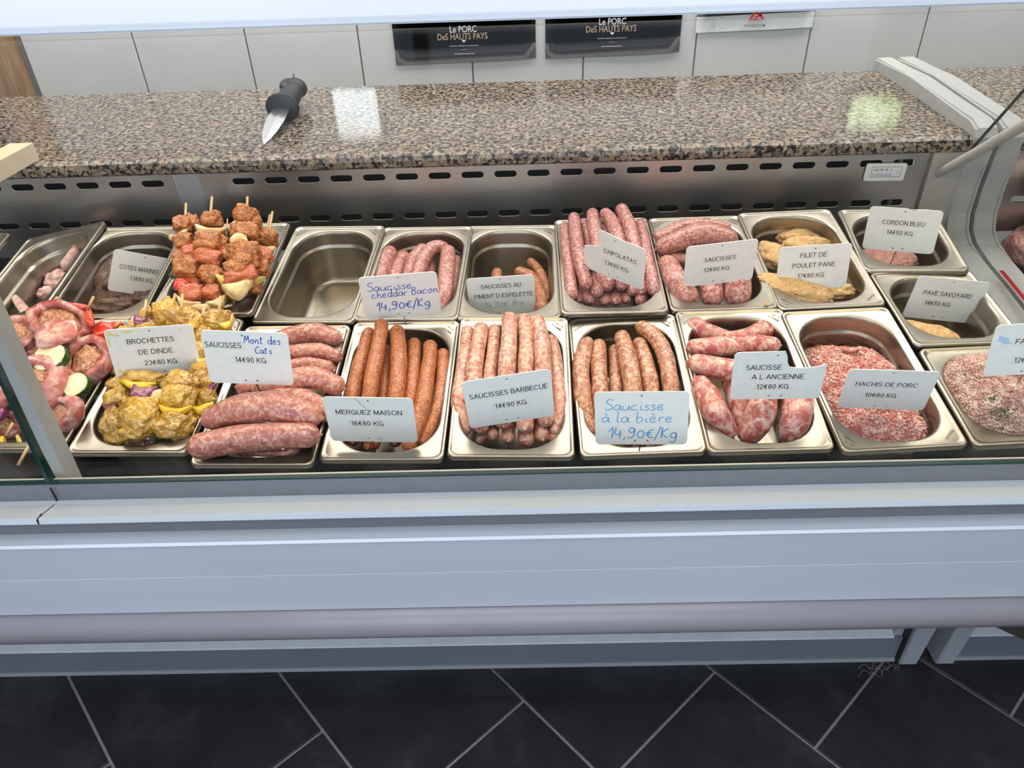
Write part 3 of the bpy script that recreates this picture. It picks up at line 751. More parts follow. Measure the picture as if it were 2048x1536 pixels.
for i, (x, y) in enumerate(((706, 880), (748, 888), (790, 882), (735, 893))):
    S('merguez', [(x+10, y-70, -.055), (x, y, -.032)], 13 if i < 3 else 9, SAUS_MERG, 'merguez sausage end poking out below the white tag, %s of four from the left' % ['first', 'third', 'last', 'second'][i], 'sausage', g, 'merguez_sausage')
g = 'barbecue sausages'
bq = [
 ([(936, 664, .0), (926, 740, .0), (916, 809, -.006), (930, 858, -.02)], 15),
 ([(963, 658, .008), (954, 706, .010), (948, 759, .006), (957, 850, -.014)], 17),
 ([(989, 660, .004), (986, 706, .006), (980, 765, .002), (984, 840, -.02)], 14),
 ([(1019, 638, .026), (1018, 677, .026), (1013, 747, .018), (1006, 838, -.010)], 17.5),
 ([(1046, 640, .020), (1053, 683, .020), (1051, 747, .014), (1050, 840, -.012)], 16.5),
 ([(1074, 642, .022), (1084, 692, .022), (1086, 742, .014), (1088, 822, -.008)], 17.5),
 ([(1102, 680, .002), (1110, 712, .002), (1115, 765, .0), (1121, 824, -.01), (1112, 862, -.022)], 14),
 ([(1114, 705, -.014), (1128, 770, -.014), (1130, 838, -.018), (1110, 875, -.028)], 13)]
for i, (p, r) in enumerate(bq):
    S('barbecue', p, r, SAUS_BBQ, '%s pink barbecue sausage from the left in the top layer of its tray' % ordn[i].replace('leftmost', 'first'), 'sausage', g, 'barbecue_sausage')
for i, (x, y, h, r) in enumerate(((962, 862, -.018, 17), (1007, 852, -.014, 17), (1050, 858, -.012, 18), (1092, 846, -.010, 18), (986, 876, -.034, 13), (1017, 882, -.034, 14), (1053, 888, -.034, 17), (960, 884, -.04, 11), (1085, 880, -.03, 17))):
    S('barbecue', [(x+(1030-x)*.1, y-75, h-.022), (x, y-r*.5, h)], r, SAUS_BBQ, 'rounded barbecue sausage end below the tag, %s of nine' % ['upper left', 'upper second', 'upper third', 'upper right', 'lower second', 'lower third', 'lower fourth', 'lower left', 'lower right'][i], 'sausage', g, 'barbecue_sausage')
g = 'beer sausages'
br = [
 ([(1174, 688, .0), (1162, 728, .0), (1165, 794, -.006), (1176, 860, -.02)], 18),
 ([(1198, 692, -.004), (1198, 736, -.002), (1202, 809, -.01), (1212, 875, -.03)], 16.5),
 ([(1229, 700, -.014), (1232, 745, -.012), (1233, 800, -.016), (1235, 870, -.036)], 14),
 ([(1244, 675, .004), (1257, 724, .006), (1267, 783, .0), (1272, 860, -.02)], 18.5),
 ([(1279, 688, -.006), (1294, 736, -.004), (1303, 783, -.008), (1306, 860, -.03)], 17),
 ([(1284, 656, .0), (1312, 676, .003), (1332, 718, .004), (1343, 783, -.004), (1346, 865, -.03)], 16.5)]
for i, (p, r) in enumerate(br):
    S('biere', p, r, SAUS_BIERE, '%s brown-mottled beer sausage from the left in its tray' % ordn[i].replace('leftmost', 'first'), 'sausage', g, 'beer_sausage')
for i, (x, y) in enumerate(((1212, 886), (1258, 884), (1284, 884), (1316, 884))):
    S('biere', [(x, y-60, -.06), (x, y, -.034)], 11, SAUS_BIERE, 'beer sausage end peeping out under the handwritten tag, %s from the left' % ordn[i].replace('leftmost', 'first'), 'sausage', g, 'beer_sausage')
g = 'coarse old-style sausages'
an = [
 ([(1390, 655, -.010), (1420, 668, -.012), (1460, 676, -.016), (1500, 670, -.014), (1528, 660, -.010)], [21, 19, 15, 16, 20], 'waisted coarse sausage at the back of its tray'),
 ([(1388, 694, .0), (1439, 692, .002), (1497, 688, .002), (1545, 690, -.002)], [16, 20, 20, 17], 'coarse sausage lying crosswise, second from the back of its tray'),
 ([(1392, 728, .0), (1429, 735, .002), (1465, 742, .0), (1500, 745, -.006)], [20, 23, 24, 20], 'coarse sausage lying crosswise with its right end under the broken tag'),
 ([(1400, 768, .004), (1416, 796, .006), (1434, 832, .0), (1456, 862, -.014)], [18, 26, 28, 19], 'left coarse sausage slanting to the front of its tray'),
 ([(1462, 760, -.018), (1475, 800, -.020), (1484, 845, -.03)], [20, 23, 20], 'coarse sausage wedged lower between the two front ones'),
 ([(1527, 770, .006), (1524, 810, .006), (1513, 845, .0), (1500, 864, -.012)], [26, 29, 31, 26], 'middle coarse sausage pierced by the tag pin'),
 ([(1592, 780, .0), (1594, 815, .0), (1588, 850, -.006), (1578, 864, -.014)], [26, 31, 31, 26], 'right coarse sausage with large pale fat patches')]
for p, r, lab in an: S('ancienne', p, r, SAUS_ANC, lab, 'sausage', g, 'coarse_sausage')
g = 'large pale pink sausages'
mo = [
 ([(560, 680, .004), (600, 668, .006), (640, 668, .006), (668, 676, .002)], [18, 20, 21, 18], 'rearmost large pink sausage in the overfull tray'),
 ([(560, 706, .006), (600, 704, .008), (640, 702, .008), (670, 712, .004)], [15, 16, 16, 15], 'large pink sausage second from the back, half behind the tag'),
 ([(560, 740, .008), (610, 730, .010), (655, 735, .008)], [15, 17, 15], 'large pink sausage third from the back, tucked behind another'),
 ([(488, 776, .006), (504, 778, .004)], [17, 16], 'short sausage end showing under the lower left of the tag'),
 ([(520, 775, .014), (570, 765, .018), (625, 755, .018), (670, 770, .012)], [20, 23, 24, 22], 'large pink sausage whose right end points to the merguez'),
 ([(560, 800, .012), (610, 805, .012), (650, 824, .006)], [25, 27, 22], 'large pink sausage behind the two at the front'),
 ([(424, 836, .020), (478, 818, .030), (555, 813, .034), (622, 830, .026)], [23, 31, 32, 25], 'upper of the two big sausages lying over the tray front'),
 ([(402, 892, .018), (455, 882, .020), (540, 873, .022), (616, 870, .020)], [27, 29, 28, 25], 'lower of the two big sausages, overhanging the tray edge'),
 ([(480, 904, -.006), (560, 906, -.006)], [9, 8], 'dark sliver of sausage under the big ones'),
 ([(566, 908, -.004), (592, 898, -.002)], [8, 9], 'small sausage end under the big overhanging sausage')]
for p, r, lab in mo: S('mont', p, r, SAUS_BIG, lab, 'sausage', g, 'large_sausage')
g = 'cheddar bacon sausages'
ch = [
 ([(779, 505, -.016), (766, 535, -.018), (754, 575, -.022), (750, 610, -.03)], 17, 'leftmost cheddar bacon sausage standing behind its tag'),
 ([(806, 515, -.030), (793, 545, -.030), (782, 590, -.036)], 16, 'second cheddar bacon sausage, lower between its neighbours'),
 ([(818, 560, -.024), (828, 520, -.020), (846, 500, -.016)], 15, 'cheddar bacon sausage hidden below the arched one'),
 ([(833, 570, -.018), (843, 525, -.012), (862, 498, -.008), (884, 494, -.012), (896, 508, -.026)], [14, 15, 15.5, 14, 12], 'arched cheddar bacon sausage bent over at the back'),
 ([(862, 520, -.034), (860, 550, -.034), (856, 600, -.040)], 11, 'cheddar bacon sausage deep under the arch'),
 ([(897, 504, -.010), (893, 545, -.012), (889, 590, -.018), (878, 622, -.03)], 16.5, 'long cheddar bacon sausage on the right of the tag'),
 ([(913, 520, -.026), (909, 570, -.028), (896, 615, -.034)], 11, 'cheddar bacon sausage against the right tray wall')]
for p, r, lab in ch: S('cheddar', p, r, SAUS_CHED, lab, 'sausage', g, 'cheddar_sausage')
for i, x in enumerate((785, 822, 861)):
    S('cheddar', [(x+2, 590, -.05), (x, 625, -.032)], 14, SAUS_CHED, 'cheddar bacon sausage end under the handwritten tag, %s' % ['left', 'middle', 'right'][i], 'sausage', g, 'cheddar_sausage')
g = 'pepper sausages'
es = [
 ([(994, 545, -.050), (991, 580, -.052), (985, 610, -.055)], 12, 'left pepper sausage rising behind its tag'),
 ([(1040, 545, -.040), (1062, 556, -.038), (1080, 585, -.034), (1084, 618, -.030)], 13.5, 'curved brown pepper sausage beside its tag'),
 ([(1062, 524, -.048), (1078, 541, -.046), (1090, 570, -.042), (1094, 600, -.040)], 10, 'thin pepper sausage against the right tray wall'),
 ([(960, 562, -.062), (968, 590, -.065)], 9, 'pepper sausage tip just showing over its tag')]
for p, r, lab in es: S('espelette', p, r, SAUS_ESP, lab, 'sausage', g, 'pepper_sausage')
g = 'chipolatas'
cp = [
 ([(1130, 454, .002), (1134, 502, .002), (1141, 560, -.002), (1144, 590, -.008)], 12.5),
 ([(1148, 436, .016), (1153, 478, .016), (1162, 531, .012), (1172, 566, .006)], 13.5),
 ([(1167, 446, .004), (1177, 478, .004), (1184, 530, -.004)], 11),
 ([(1185, 428, .024), (1190, 461, .022), (1197, 500, .016), (1206, 560, .0)], 14),
 ([(1211, 428, .020), (1224, 445, .022), (1235, 475, .020), (1246, 530, .006)], 14.5),
 ([(1244, 419, .026), (1257, 448, .026), (1266, 480, .020), (1278, 545, .004)], 14.5),
 ([(1281, 448, .008), (1286, 478, .008), (1296, 526, .004), (1308, 580, -.004)], 13),
 ([(1209, 440, .004), (1214, 480, .002), (1222, 540, -.006)], 12)]
for i, (p, r) in enumerate(cp):
    S('chipo', p, r, SAUS_CHIP, ('%s chipolata from the left in the upper layer of the pile' % ordn[i].replace('leftmost', 'first')) if i < 7 else 'chipolata under the upper layer in the middle of the pile', 'sausage', g, 'chipolata')
for i, (x, y, h, r) in enumerate(((1193, 588, -.008, 15), (1215, 574, -.002, 14), (1243, 574, -.004, 14), (1264, 586, -.014, 11), (1283, 586, -.012, 12), (1178, 604, -.024, 15), (1209, 606, -.026, 12), (1231, 606, -.026, 12.5), (1252, 602, -.026, 10), (1282, 606, -.024, 13), (1157, 602, -.024, 10), (1296, 575, -.008, 12))):
    S('chipo', [(x+(1225-x)*.12, y-70, h-.018), (x, y-r*.4, h)], r, SAUS_CHIP, 'chipolata end at the front of the pile, %s' % ['upper row first', 'upper row second', 'upper row third', 'upper row fourth', 'upper row fifth', 'lower row second', 'lower row third', 'lower row fourth', 'lower row fifth', 'lower row sixth', 'lower row first', 'upper row last'][i], 'sausage', g, 'chipolata')
g = 'thick pink sausages in the back row'
sc_ = [
 ([(1318, 478, -.006), (1361, 458, -.006), (1410, 453, -.006), (1452, 460, -.012)], [16, 18, 18, 15], 'rearmost thick pink sausage'),
 ([(1326, 494, .004), (1361, 480, .008), (1410, 468, .010), (1460, 478, .004)], [18, 22, 23, 18], 'thick pink sausage with a knotted left end'),
 ([(1336, 530, .0), (1350, 560, .0), (1374, 594, -.008)], [22, 26, 25], 'thick pink sausage slanting down the left wall of its tray'),
 ([(1345, 515, -.014), (1375, 520, -.016)], [10, 12], 'twisted sausage end beside the plain tag'),
 ([(1420, 545, -.008), (1423, 575, -.006), (1424, 594, -.012)], [22, 24, 22], 'middle one of the three thick sausages below the tag'),
 ([(1472, 545, -.004), (1477, 575, -.002), (1475, 592, -.010)], [25, 28, 26], 'right one of the three thick sausages below the tag')]
for p, r, lab in sc_: S('sauc', p, r, SAUS_CHED, lab, 'sausage', g, 'thick_sausage')

# ================================================================ BREADED, CHOPS, CHICKEN
def lump(pan, px, py, h, a, b, mat, ang, label, cat, group=None, name='breaded_fillet', **k):
    o = blob(pan, px, py, h, a, b, mat, None, ang, name=name, sub=5, rough=k.pop('rough', .16), fr=k.pop('fr', 1.8), fine=k.pop('fine', .05), grain=k.pop('grain', .05), **k)
    tag(o, label, cat, group); return o
g = 'breaded chicken fillets'
lump('poulet', 1600, 472, -.036, 48, 17, CRUMB, 4, 'rearmost breaded chicken fillet', 'chicken fillet', g, c=14)
lump('poulet', 1613, 492, -.030, 52, 18, CRUMB, -3, 'breaded chicken fillet behind its tag, second from the back', 'chicken fillet', g, c=15)
lump('poulet', 1545, 510, -.026, 26, 30, CRUMB, 20, 'breaded chicken fillet at the left wall of its tray', 'chicken fillet', g, c=16)
lump('poulet', 1592, 580, -.010, 74, 22, CRUMB, -21, 'long breaded chicken fillet slanting at the tray front', 'chicken fillet', g, c=16, boxy=.2)
lump('poulet', 1663, 583, -.024, 48, 16, CRUMB, 3, 'breaded chicken fillet right of the long one', 'chicken fillet', g, c=14)
lump('poulet', 1702, 551, -.046, 14, 12, CRUMB, -40, 'small breaded chicken fillet tip right of the tag', 'chicken fillet', g, c=12)
lump('poulet', 1704, 594, -.050, 26, 9, CRUMB, 5, 'lowest breaded chicken piece in the front right corner', 'chicken fillet', g, c=8)
lump('poulet', 1570, 530, -.050, 45, 26, CRUMB, 0, 'breaded chicken fillet at the bottom of its tray', 'chicken fillet', g, c=16)
lump('cordon', 1772, 520, -.044, 60, 27, CRUMB_PINK, -4, 'pinkish breaded ham and cheese cutlet', 'cutlet', c=14, rough=.08)
lump('pave', 1855, 668, -.036, 66, 23, CRUMB, -19, 'golden breaded cutlet pierced by its tag pin', 'cutlet', c=12, rough=.12, boxy=.25)
def crumbs(pan, n, x0, x1, y0, y1, h, mat, label):
    bm = bmesh.new(); rd = random.Random(n)
    for i in range(n):
        p, t = DP(pan, rd.uniform(x0, x1), rd.uniform(y0, y1), h)
        M = Matrix.Translation(p) @ Matrix.Diagonal((*[rd.uniform(.0008, .002) for _ in range(3)], 1))
        bmesh.ops.create_icosphere(bm, subdivisions=1, radius=1, matrix=M)
    o = from_bm('crumbs', bm, mat, None, False); o['kind'] = 'stuff'; tag(o, label, 'crumbs')
crumbs('pave', 30, 1795, 1825, 585, 610, -.06, CRUMB, 'loose breadcrumbs in the cutlet tray')
lump('sauc', 1534, 608, .004, 5, 4, CRUMB, 0, 'small orange crumb on the rim between two trays', 'crumb', name='crumb', c=3)
g = 'dark marinated chops'
lump('marine', 226, 562, -.050, 32, 56, BROWN, -12, 'brown marinated chop standing behind its tag', 'chop', g, name='marinated_chop', c=22, rough=.2)
lump('marine', 262, 598, -.058, 46, 20, BROWN, 10, 'brown marinated chop below its tag', 'chop', g, name='marinated_chop', c=18, rough=.2)
lump('marine', 220, 614, -.046, 40, 17, BROWN, 3, 'brown marinated chop in the front left corner of its tray', 'chop', g, name='marinated_chop', c=16, rough=.22)
lump('marine', 290, 545, -.075, 40, 50, BROWN, 0, 'brown marinated chop at the bottom of its tray', 'chop', g, name='marinated_chop', c=12, rough=.2)
g = 'pale chicken pieces'
S('pale', [(13, 568, -.040), (25, 590, -.04), (44, 614, -.036), (60, 640, -.04)], [4, 7, 9, 10], CHICKEN, 'pale chicken wing tip pointing up left in the tilted tray', 'chicken', g, 'chicken_wing')
S('pale', [(153, 468, -.030), (157, 486, -.030), (147, 508, -.034), (134, 530, -.045)], [5, 9, 9, 12], CHICKEN, 'pale chicken wing with reddish tip in the tilted tray', 'chicken', g, 'chicken_wing')
lump('pale', 112, 560, -.060, 24, 20, CHICKEN, 30, 'pale chicken thigh half hidden by the raised tray wall', 'chicken', g, name='chicken_thigh', c=16, fine=.01)
lump('pale', 90, 585, -.060, 16, 12, CHICKEN, 30, 'small pale chicken lump at the front of the tilted tray', 'chicken', g, name='chicken_piece', c=12, fine=.01)

# ================================================================ MINCE
def heap(pan, l, h0, hb, mat, bits, name, label, cat, seed, rear_drop, nb, mg=.014):
    M = PANS[pan]; w_ = .1615-.0215-mg; l_ = l-.029-mg
    n = 90; m = int(n*l_/w_); bm = bmesh.new(); vs = {}
    def inside(x, y):
        qx = abs(x)-(w_/2-.044); qy = abs(y)-(l_/2-.044)
        return math.hypot(max(qx, 0), max(qy, 0))-.044 if (qx > 0 or qy > 0) else -.01-min(-qx, -qy)
    def height(x, y):
        e = -inside(x, y); v = y/l_+.5
        h = h0+hb*min(1, max(0, e)/.035)**.6
        h -= rear_drop*max(0, (v-.62)/.38)**1.3
        p = Vector((x, y, seed))
        h += .006*noise.noise(p*28)+.0035*noise.noise(p*80)+.0022*abs(noise.noise(p*190))+.0014*noise.noise(p*420)
        return h
    for j in range(m+1):
        for i in range(n+1):
            x = (i/n-.5)*w_; y = (j/m-.5)*l_
            s = inside(x, y)
            if s > 0.0015: continue
            vs[(i, j)] = bm.verts.new((x, y, height(x, y)))
    for j in range(m):
        for i in range(n):
            q = [vs.get(k) for k in ((i, j), (i+1, j), (i+1, j+1), (i, j+1))]
            if all(q): bm.faces.new(q)
    o = from_bm(name, bm, mat, None, True); o.matrix_world = M
    tag(o, label, cat); o['kind'] = 'stuff'
    rd = random.Random(seed); bm = bmesh.new()
    k = 0
    while k < nb:
        x = rd.uniform(-.5, .5)*w_; y = rd.uniform(-.5, .5)*l_
        if inside(x, y) > -.003: continue
        k += 1
        z = height(x, y)
        # short curled strands
        a = rd.uniform(0, 6.28); ln = rd.uniform(.0025, .007); r = rd.uniform(.0008, .0018)
        d = Vector((math.cos(a), math.sin(a), rd.uniform(-.3, .5))); sd = Vector((-d.y, d.x, 0))*rd.uniform(-.4, .4)
        c = Vector((x, y, z))
        pts = [c-d*ln*.5, c+sd*ln*.5+Vector((0, 0, r*.6)), c+d*ln*.5]
        sweep(bm, pts, [r*.5, r, r*.6], 5)
    q = from_bm('mince_strands', bm, bits, o, True); q['kind'] = 'stuff'
    return o
heap('hachis', .265, -.036, .024, MINCE, MINCE_BITS, 'minced_pork', 'heap of loose pink minced pork filling its tray', 'minced meat', 5, .030, 5200)
heap('farce', .176, -.010, .034, FARCE, FARCE_BITS, 'herb_stuffing', 'heap of greyish stuffing with green herbs at the right end', 'stuffing', 11, .0, 3800, .006)
def herbs(pan, n, x0, x1, y0, y1, h):
    bm = bmesh.new(); rd = random.Random(n)
    for i in range(n):
        p, t = DP(pan, rd.gauss((x0+x1)/2, (x1-x0)/4), rd.gauss((y0+y1)/2, (y1-y0)/4), h+rd.uniform(-.001, .002))
        M = Matrix.Translation(p) @ Matrix.Rotation(rd.uniform(0, 6), 4, 'Z') @ Matrix.Rotation(rd.uniform(-.5, .5), 4, 'X') @ Matrix.Diagonal((rd.uniform(.001, .0028), rd.uniform(.0006, .0012), .0005, 1))
        bmesh.ops.create_icosphere(bm, subdivisions=1, radius=1, matrix=M)
    return bm
o = from_bm('chopped_parsley', herbs('farce', 110, 1975, 2030, 800, 850, .018), GREEN, None, True); o['kind'] = 'stuff'; tag(o, 'clump of chopped green parsley on the stuffing', 'herbs')

# ================================================================ SKEWERS
def skewer(pan, label, group, sticks, pieces, name='meat_skewer'):
    pieces = [(p[0], p[1], p[2], p[3], p[4]*(1.13 if p[0] in 'MPD' else 1.05), p[5]*(1.13 if p[0] in 'MPD' else 1.05))+tuple(p[6:]) for p in pieces]
    xs = [p[1] for p in pieces]; ys = [p[2] for p in pieces]
    base, _ = DP(pan, xs[0], ys[0], pieces[0][3])
    e = empty(name, base, label, 'skewer', group, mat=Matrix.Translation(base))
    for s in sticks:
        a, t = DP(pan, *s[0]); b, _ = DP(pan, *s[1])
        o = tube('stick', [a-base, b-base], .0021 if len(s) < 3 else s[2], WOOD, e, 8)
    for p in pieces:
        kind, x, y, h, a, b = p[:6]; ang = p[6] if len(p) > 6 else 0; cc = p[7] if len(p) > 7 else None
        nm, mt, bx, ro, fr, fi = KINDS[kind]
        blob(pan, x, y, h, a, b, mt, e, ang, c=cc, boxy=bx, rough=ro, fr=fr, fine=fi, grain=.035 if kind in 'MPD' else 0, name=nm, sub=5 if kind in 'MPD' and max(a, b) > 14 else 4, tilt=ROT.uniform(-14, 14))
    return e
KINDS = {
 'M': ('meat_cube', MARIN, .8, .17, 1.5, .10), 'P': ('meat_cube', MARIN_PINK, .85, .14, 1.4, .07),
 'O': ('onion_piece', ONION, .1, .16, 1.3, .01), 'Y': ('onion_piece', ONION_Y, .1, .16, 1.3, .01), 'V': ('red_onion_piece', ONION_P, .3, .14, 1.3, .01),
 'R': ('red_pepper_piece', PEPPER_R, .4, .14, 1.4, .01), 'J': ('yellow_pepper_piece', PEPPER_Y, .2, .18, 1.4, .01),
 'G': ('green_pepper_piece', GREEN, .3, .2, 1.6, .02), 'D': ('turkey_piece', DINDE, .45, .19, 1.5, .11),
 'Z': ('courgette_slice', ZUC, .1, .06, 1.2, .0), 'K': ('courgette_skin', ZUC_SKIN, .2, .08, 1.2, .0)}
g = 'orange marinated meat skewers'
skewer('orange', 'leftmost orange marinated skewer with its stick tip over the back', g, [((372, 407, .062), (366, 560, .0))], [
 ('M', 366, 449, .050, 17, 16, 5), ('M', 384, 444, .048, 13, 13, 20), ('O', 357, 471, .050, 20, 8, 28, 8), ('M', 367, 484, .046, 18, 16, 10), ('R', 376, 498, .044, 16, 8, 25),
 ('P', 380, 506, .040, 15, 13, 10), ('M', 360, 512, .036, 13, 14, 0), ('M', 373, 534, .034, 24, 20, -5), ('G', 354, 549, .010, 14, 10, 10), ('P', 378, 563, .018, 20, 10, 8), ('R', 363, 572, .022, 15, 13, -10)])
skewer('orange', 'second orange marinated skewer from the left with a long onion crescent on top', g, [((424, 394, .075), (410, 560, .01))], [
 ('M', 424, 440, .058, 19, 15, 5), ('O', 420, 461, .058, 33, 9, -8, 10), ('M', 417, 484, .056, 26, 18, -4), ('M', 440, 488, .048, 18, 14, 0), ('R', 440, 498, .046, 13, 9, -10),
 ('P', 417, 514, .044, 27, 15, -8), ('G', 410, 537, .022, 22, 10, 0), ('M', 424, 549, .026, 21, 21, 45), ('R', 400, 556, .008, 14, 10, 0)])
skewer('orange', 'orange marinated skewer whose onion slice curves at the tray front', g, [((455, 438, .046), (452, 475, .040), .0012)], [
 ('P', 386, 588, .012, 21, 17, 12), ('P', 424, 586, .012, 20, 15, -10), ('O', 375, 605, .010, 25, 8, -18, 7), ('O', 405, 612, .006, 30, 8, 6, 7), ('O', 436, 603, .010, 22, 10, 35, 8), ('M', 440, 560, .0, 18, 14, 0)])
skewer('orange', 'tallest orange marinated skewer with a big white onion at the bottom', g, [((495, 394, .088), (488, 520, .03)), ((468, 612, -.006), (469, 583, .018))], [
 ('M', 490, 431, .068, 22, 17, -20), ('M', 508, 443, .060, 13, 15, 0), ('O', 474, 452, .058, 12, 9, 20), ('M', 490, 464, .060, 26, 17, 0), ('O', 478, 481, .062, 17, 14, -45, 9),
 ('M', 488, 502, .054, 30, 18, 10), ('M', 458, 506, .046, 12, 14, 30), ('G', 452, 521, .024, 14, 9, 0), ('M', 478, 530, .046, 26, 16, 38), ('M', 500, 520, .042, 20, 17, 0), ('Y', 447, 555, .034, 17, 8, 0, 6),
 ('P', 480, 551, .036, 31, 15, 20), ('O', 474, 575, .028, 31, 16, 14, 14), ('G', 440, 568, .018, 14, 5, 15)])
skewer('orange', 'rightmost orange marinated skewer with two stick tips against the tray corner', g, [((545, 424, .044), (528, 520, .02)), ((540, 430, .04), (526, 500, .02))], [
 ('M', 531, 476, .034, 22, 17, -10), ('M', 514, 468, .038, 14, 14, 0), ('Y', 529, 497, .036, 20, 8, -12, 7), ('P', 522, 512, .034, 22, 14, -8), ('M', 520, 535, .026, 18, 18, 20), ('V', 528, 526, .030, 9, 8, 20),
 ('Y', 512, 557, .018, 16, 9, -20), ('M', 505, 575, .006, 16, 14, 0), ('G', 488, 598, -.016, 26, 9, 12), ('M', 452, 588, -.010, 20, 18, 0)])
g = 'yellow turkey skewers'
skewer('dinde', 'left yellow turkey skewer, partly under its neighbour', g, [((238, 893, -.030), (236, 862, -.012)), ((293, 600, .05), (287, 640, .036))], [
 ('D', 228, 846, -.006, 22, 26, 8), ('D', 236, 873, -.014, 22, 15, -5), ('V', 221, 812, .0, 17, 8, 5), ('D', 236, 795, .004, 24, 17, 20), ('D', 233, 768, .008, 18, 12, 10),
 ('V', 286, 642, .028, 22, 13, -15), ('O', 268, 645, .028, 10, 11, -20, 7), ('D', 295, 628, .030, 14, 12, 0), ('D', 262, 690, .006, 30, 30, 0), ('D', 255, 730, .002, 28, 24, 0)])
skewer('dinde', 'yellow turkey skewer with the big purple onion piece', g, [((253, 893, -.012), (263, 858, .014)), ((351, 587, .062), (340, 630, .04))], [
 ('D', 278, 834, .014, 38, 32, -5, 26), ('D', 303, 815, .014, 20, 18, 0), ('D', 265, 866, .008, 24, 13, 0), ('V', 284, 786, .024, 26, 16, -8, 12), ('O', 315, 792, .020, 13, 14, -30, 10), ('J', 276, 768, .024, 40, 8, -8, 7),
 ('D', 285, 757, .018, 40, 12, 0), ('D', 334, 624, .042, 23, 22, 10), ('J', 352, 628, .046, 11, 12, 30, 6), ('D', 305, 700, .016, 30, 34, 0), ('D', 300, 662, .020, 22, 18, 0)])
skewer('dinde', 'yellow turkey skewer in the middle with a curved yellow pepper strip', g, [((365, 588, .062), (362, 640, .04)), ((409, 612, .05), (402, 650, .036))], [
 ('D', 346, 852, .004, 34, 24, 0, 24), ('D', 372, 840, -.004, 20, 18, 0), ('J', 349, 820, .016, 33, 10, -3, 9), ('D', 355, 796, .018, 30, 22, 0), ('D', 362, 765, .020, 33, 20, -8), ('D', 365, 636, .042, 32, 19, -12), ('D', 388, 648, .038, 18, 18, 0),
 ('D', 352, 700, .016, 34, 34, 0), ('G', 327, 880, -.028, 18, 9, 8), ('V', 300, 885, -.034, 16, 6, -15)])
skewer('dinde', 'right yellow turkey skewer along the tray wall', g, [((441, 592, .062), (437, 640, .04)), ((465, 628, .046), (460, 660, .03))], [
 ('D', 412, 796, .0, 18, 17, 20), ('D', 408, 760, .012, 20, 17, 0), ('V', 412, 777, .008, 22, 6, 14, 6), ('J', 404, 815, .006, 22, 8, 16, 8), ('D', 392, 838, -.010, 16, 14, 0),
 ('D', 436, 640, .034, 28, 18, 0), ('J', 452, 646, .036, 17, 9, 14, 6), ('D', 404, 668, .026, 20, 20, 0), ('D', 403, 700, .020, 18, 18, 0), ('Y', 406, 722, .018, 16, 10, 0), ('D', 404, 738, .014, 20, 14, 0), ('D', 440, 690, .0, 24, 26, 0)])
g = 'bacon-wrapped roll skewers'
def roll(pan, px, py, h, a, b, ang, parent, inner=.55, thick=30, face=(0, 0)):
    """a slice of mince wrapped in a band of bacon; inner disc and outer band"""
    CNT[0] += 1; sd = CNT[0]
    pos, t = DP(pan, px, py, h); A = px2m(t, a); B = px2m(t, b)*1.1; T = px2m(t, thick)
    M = PANS[pan].to_3x3().to_4x4() @ Matrix.Rotation(R(24+face[1]), 4, 'X') @ Matrix.Rotation(R(face[0]), 4, 'Y') @ Matrix.Rotation(R(ang), 4, 'Z')
    W = parent.matrix_world.inverted() @ Matrix.Translation(pos) @ M
    off = Vector((sd*1.3, sd*.7, sd))
    # bacon band: closed lathe-like wall with a rolled lip, overlapping spiral end
    bm = bmesh.new(); n = 56; prof = [(inner*.96, .30), (inner*1.0, .46), (inner*1.06, .54), (inner*1.22, .60), (inner*1.45, .50), (1.0, .30), (1.08, .0), (1.05, -.3), (.9, -.5), (.5, -.56)]
    rings = []
    for i in range(n):
        th = 2*math.pi*i/n; d = Vector((math.cos(th), math.sin(th), 0))
        wv = 1+.14*noise.noise(d*1.3+off)+.035*noise.noise(d*5+off)
        lip = 1+.5*noise.noise(d*2.2-off)
        rings.append([bm.verts.new((d.x*A*r*wv, d.y*B*r*wv, T*z*(lip if z > .4 else 1)+T*.10*noise.noise(d*3*r+off))) for r, z in prof])
    for i in range(n):
        a_, b_ = rings[i], rings[(i+1) % n]
        for k in range(len(prof)-1): bm.faces.new((a_[k], b_[k], b_[k+1], a_[k+1]))
    bm.faces.new([r[-1] for r in rings])
    o = from_bm('bacon_wrap', bm, BACON, parent, True); o.matrix_local = W
    bm = blob_mesh(A*inner*1.06, B*inner*1.06, T*.50, .1, .10, 2.2, sd+50, 5, .06)
    bmesh.ops.translate(bm, verts=bm.verts, vec=(0, 0, T*.02))
    o = from_bm('mince_filling', bm, MINCED_RAW, parent, True); o.matrix_local = W
